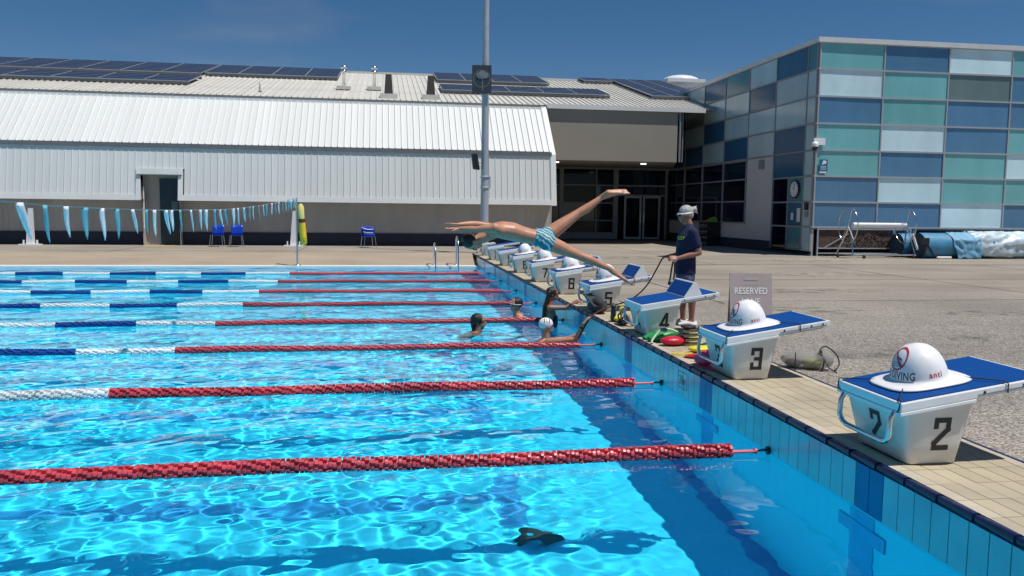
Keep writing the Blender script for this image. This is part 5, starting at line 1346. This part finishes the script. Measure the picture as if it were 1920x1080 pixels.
# stack of striped yellow floats
t = kit('striped_floats', 'stack of black and yellow striped foam floats beside the red buoy', 'float', (.48,2.98))
my = mat('pale_yellow', (.62,.52,.20), .6); mk = mat('dark_brown', (.025,.014,.01), .6)
for k in range(4):
    b = MB(); b.loft([(0,0,.05*k),(0,0,.05*k+.03)], (.085,.075), seg=18, power=.75); part('layer', b, my, t)
    b = MB(); b.loft([(0,0,.05*k+.031),(0,0,.05*k+.049)], (.087,.077), seg=18, power=.75); part('layer', b, mk, t)
b = MB(); b.ell((-.03,0,.215), (.09,.08,.022)); part('top_pad', b, mk, t)
b = MB(); b.ell((.04,.03,.235), (.05,.05,.025)); part('white_pad', b, M['paper'], t)
t = kit('yellow_paddle', 'yellow oval hand paddle on the tiles behind block 3 handle', 'paddle', (.42,2.52))
b = MB(); b.ell((0,0,.04), (.14,.09,.035)); part('plate', b, M['yellow'], t)
t = kit('green_snorkel', 'green swim snorkel behind the yellow paddle', 'snorkel', (.55,2.72))
b = MB(); b.tube(smooth_path([V((-.08,.05,.02)),V((0,0,.06)),V((.06,-.1,.09)),V((.1,-.3,.07)),V((.05,-.38,.03))]), .014); part('tube', b, M['green'], t)
t = kit('red_fins', 'red swim fins behind the pink pair', 'fins', (.33,2.15))
b = MB(); b.loft([(-.2,.08,.015),(-.1,.03,.03),(.05,0,.06),(.2,0,.06)], [(.03,.008),(.07,.015),(.10,.035),(.09,.035)], side=V((0,1,0)), seg=14); b.tube([(-.1,-.02,.06),(.2,-.05,.10)], .012); part('fin', b, M['redr'], t)
b = MB(); b.loft([(.0,-.04,.05),(.22,-.05,.05)], (.05,.03), side=V((0,1,0))); part('foot_pocket', b, M['black'], t)
t = kit('pink_fins', 'bright pink swim fins hanging over the coping by block 3', 'fins', (.17,1.78), rz=.1)
b = MB(); b.loft([(-.06,.1,.08),(-.03,.0,.10),(.03,-.1,.08),(.10,-.22,.045),(.16,-.3,.03)], [(.03,.02),(.06,.045),(.08,.04),(.06,.025),(.04,.015)], side=V((1,0,0)), seg=14); b.ell((.0,.02,.05), (.09,.13,.045)); remesh('fin', b, M['pink'], t, .009, 2)
b = MB(); b.loft([(-.06,-.1,.01),(.02,-.25,.012),(.12,-.36,.01)], [(.05,.01),(.07,.012),(.03,.008)], side=V((1,0,0)), seg=12); part('fin_blade', b, M['pink'], t)
t = kit('yellow_band', 'thin yellow looped band on the tiles left of the red fins', 'band', (.15,2.35))
b = MB(); b.tube([(.13*math.cos(a),.10*math.sin(a),.012+.01*math.sin(2*a)) for a in np.linspace(0,2*PI,24)], .005, 6); b.tube([(.11*math.cos(a),.04*math.sin(a)+.02,.02) for a in np.linspace(0,2*PI,20)], .004, 6); part('loop', b, M['yellow'], t)
o = part('brown_mat', MB().box(.60,.85,2.0,2.5,ZD+.004,ZD+.012), M['brown']); tag(o, 'brown rubber mat on the tiles behind block 3', 'mat')
# mesh bag
t = thing('mesh_bag', 'grey see through mesh bag with yellow gear on the aggregate', 'bag', (1.12,1.55,ZD), rz=-.5)
mm, N_, L_, b_ = newmat('net_fabric'); b_.inputs['Base Color'].default_value = (.33,.33,.31,1); b_.inputs['Roughness'].default_value = .8; b_.inputs['Alpha'].default_value = .55
b = MB(); vs = []; n1_, n2_ = 16, 14
b.ell((0,0,.085), (.25,.13,.085)); b.ell((.16,-.03,.11), (.10,.10,.09)); o = remesh('net', b, mm, t, .02, 4)
b = MB(); b.ell((.05,-.0,.06), (.10,.07,.045)); part('yellow_contents', b, mat('dull_yellow', (.5,.48,.10), .6, var=.3, vs=9), t)
b = MB(); b.ell((-.12,0,.05), (.08,.07,.04)); part('grey_contents', b, M['mesh_bag'], t)
b = MB(); b.tube(smooth_path([V((.14,-.12,.0)),V((.16,-.12,.1)),V((.12,-.08,.2)),V((.18,-.02,.23)),V((.28,.05,.14)),V((.3,.02,.05)),V((.26,-.05,.01))]), .007, 6); part('drawstring', b, M['rubber'], t); b = MB(); b.tube(smooth_path([V((.13,-.08,.2)),V((.2,-.1,.05)),V((.28,-.14,.005))]), .006, 6); part('drawstring', b, M['rubber'], t); b = MB(); b.tube(smooth_path([V((-.1,-.12,.17)),V((-.1,-.14,.08)),V((-.1,-.13,.0))]), .005, 6); part('seam', b, M['rubber'], t)
# dark cloth lying on the pool floor
t = thing('sunken_cloth', 'dark green crumpled cloth lying on the pool floor', 'cloth', (-1.72,.50,-2))
b = MB(); rnd = random.Random(8)
for k in range(9): b.ell((rnd.uniform(-.14,.14),rnd.uniform(-.09,.09),.035+.02*rnd.random()), (rnd.uniform(.05,.11),rnd.uniform(.03,.06),rnd.uniform(.03,.06)), Matrix.Rotation(rnd.uniform(0,3),3,'Z'))
pool_recv(remesh('cloth', b, mat('dark_green_cloth', (.022,.05,.04), .9, var=.6, vs=9, bump=.6, bs=20), t, .012, 2))
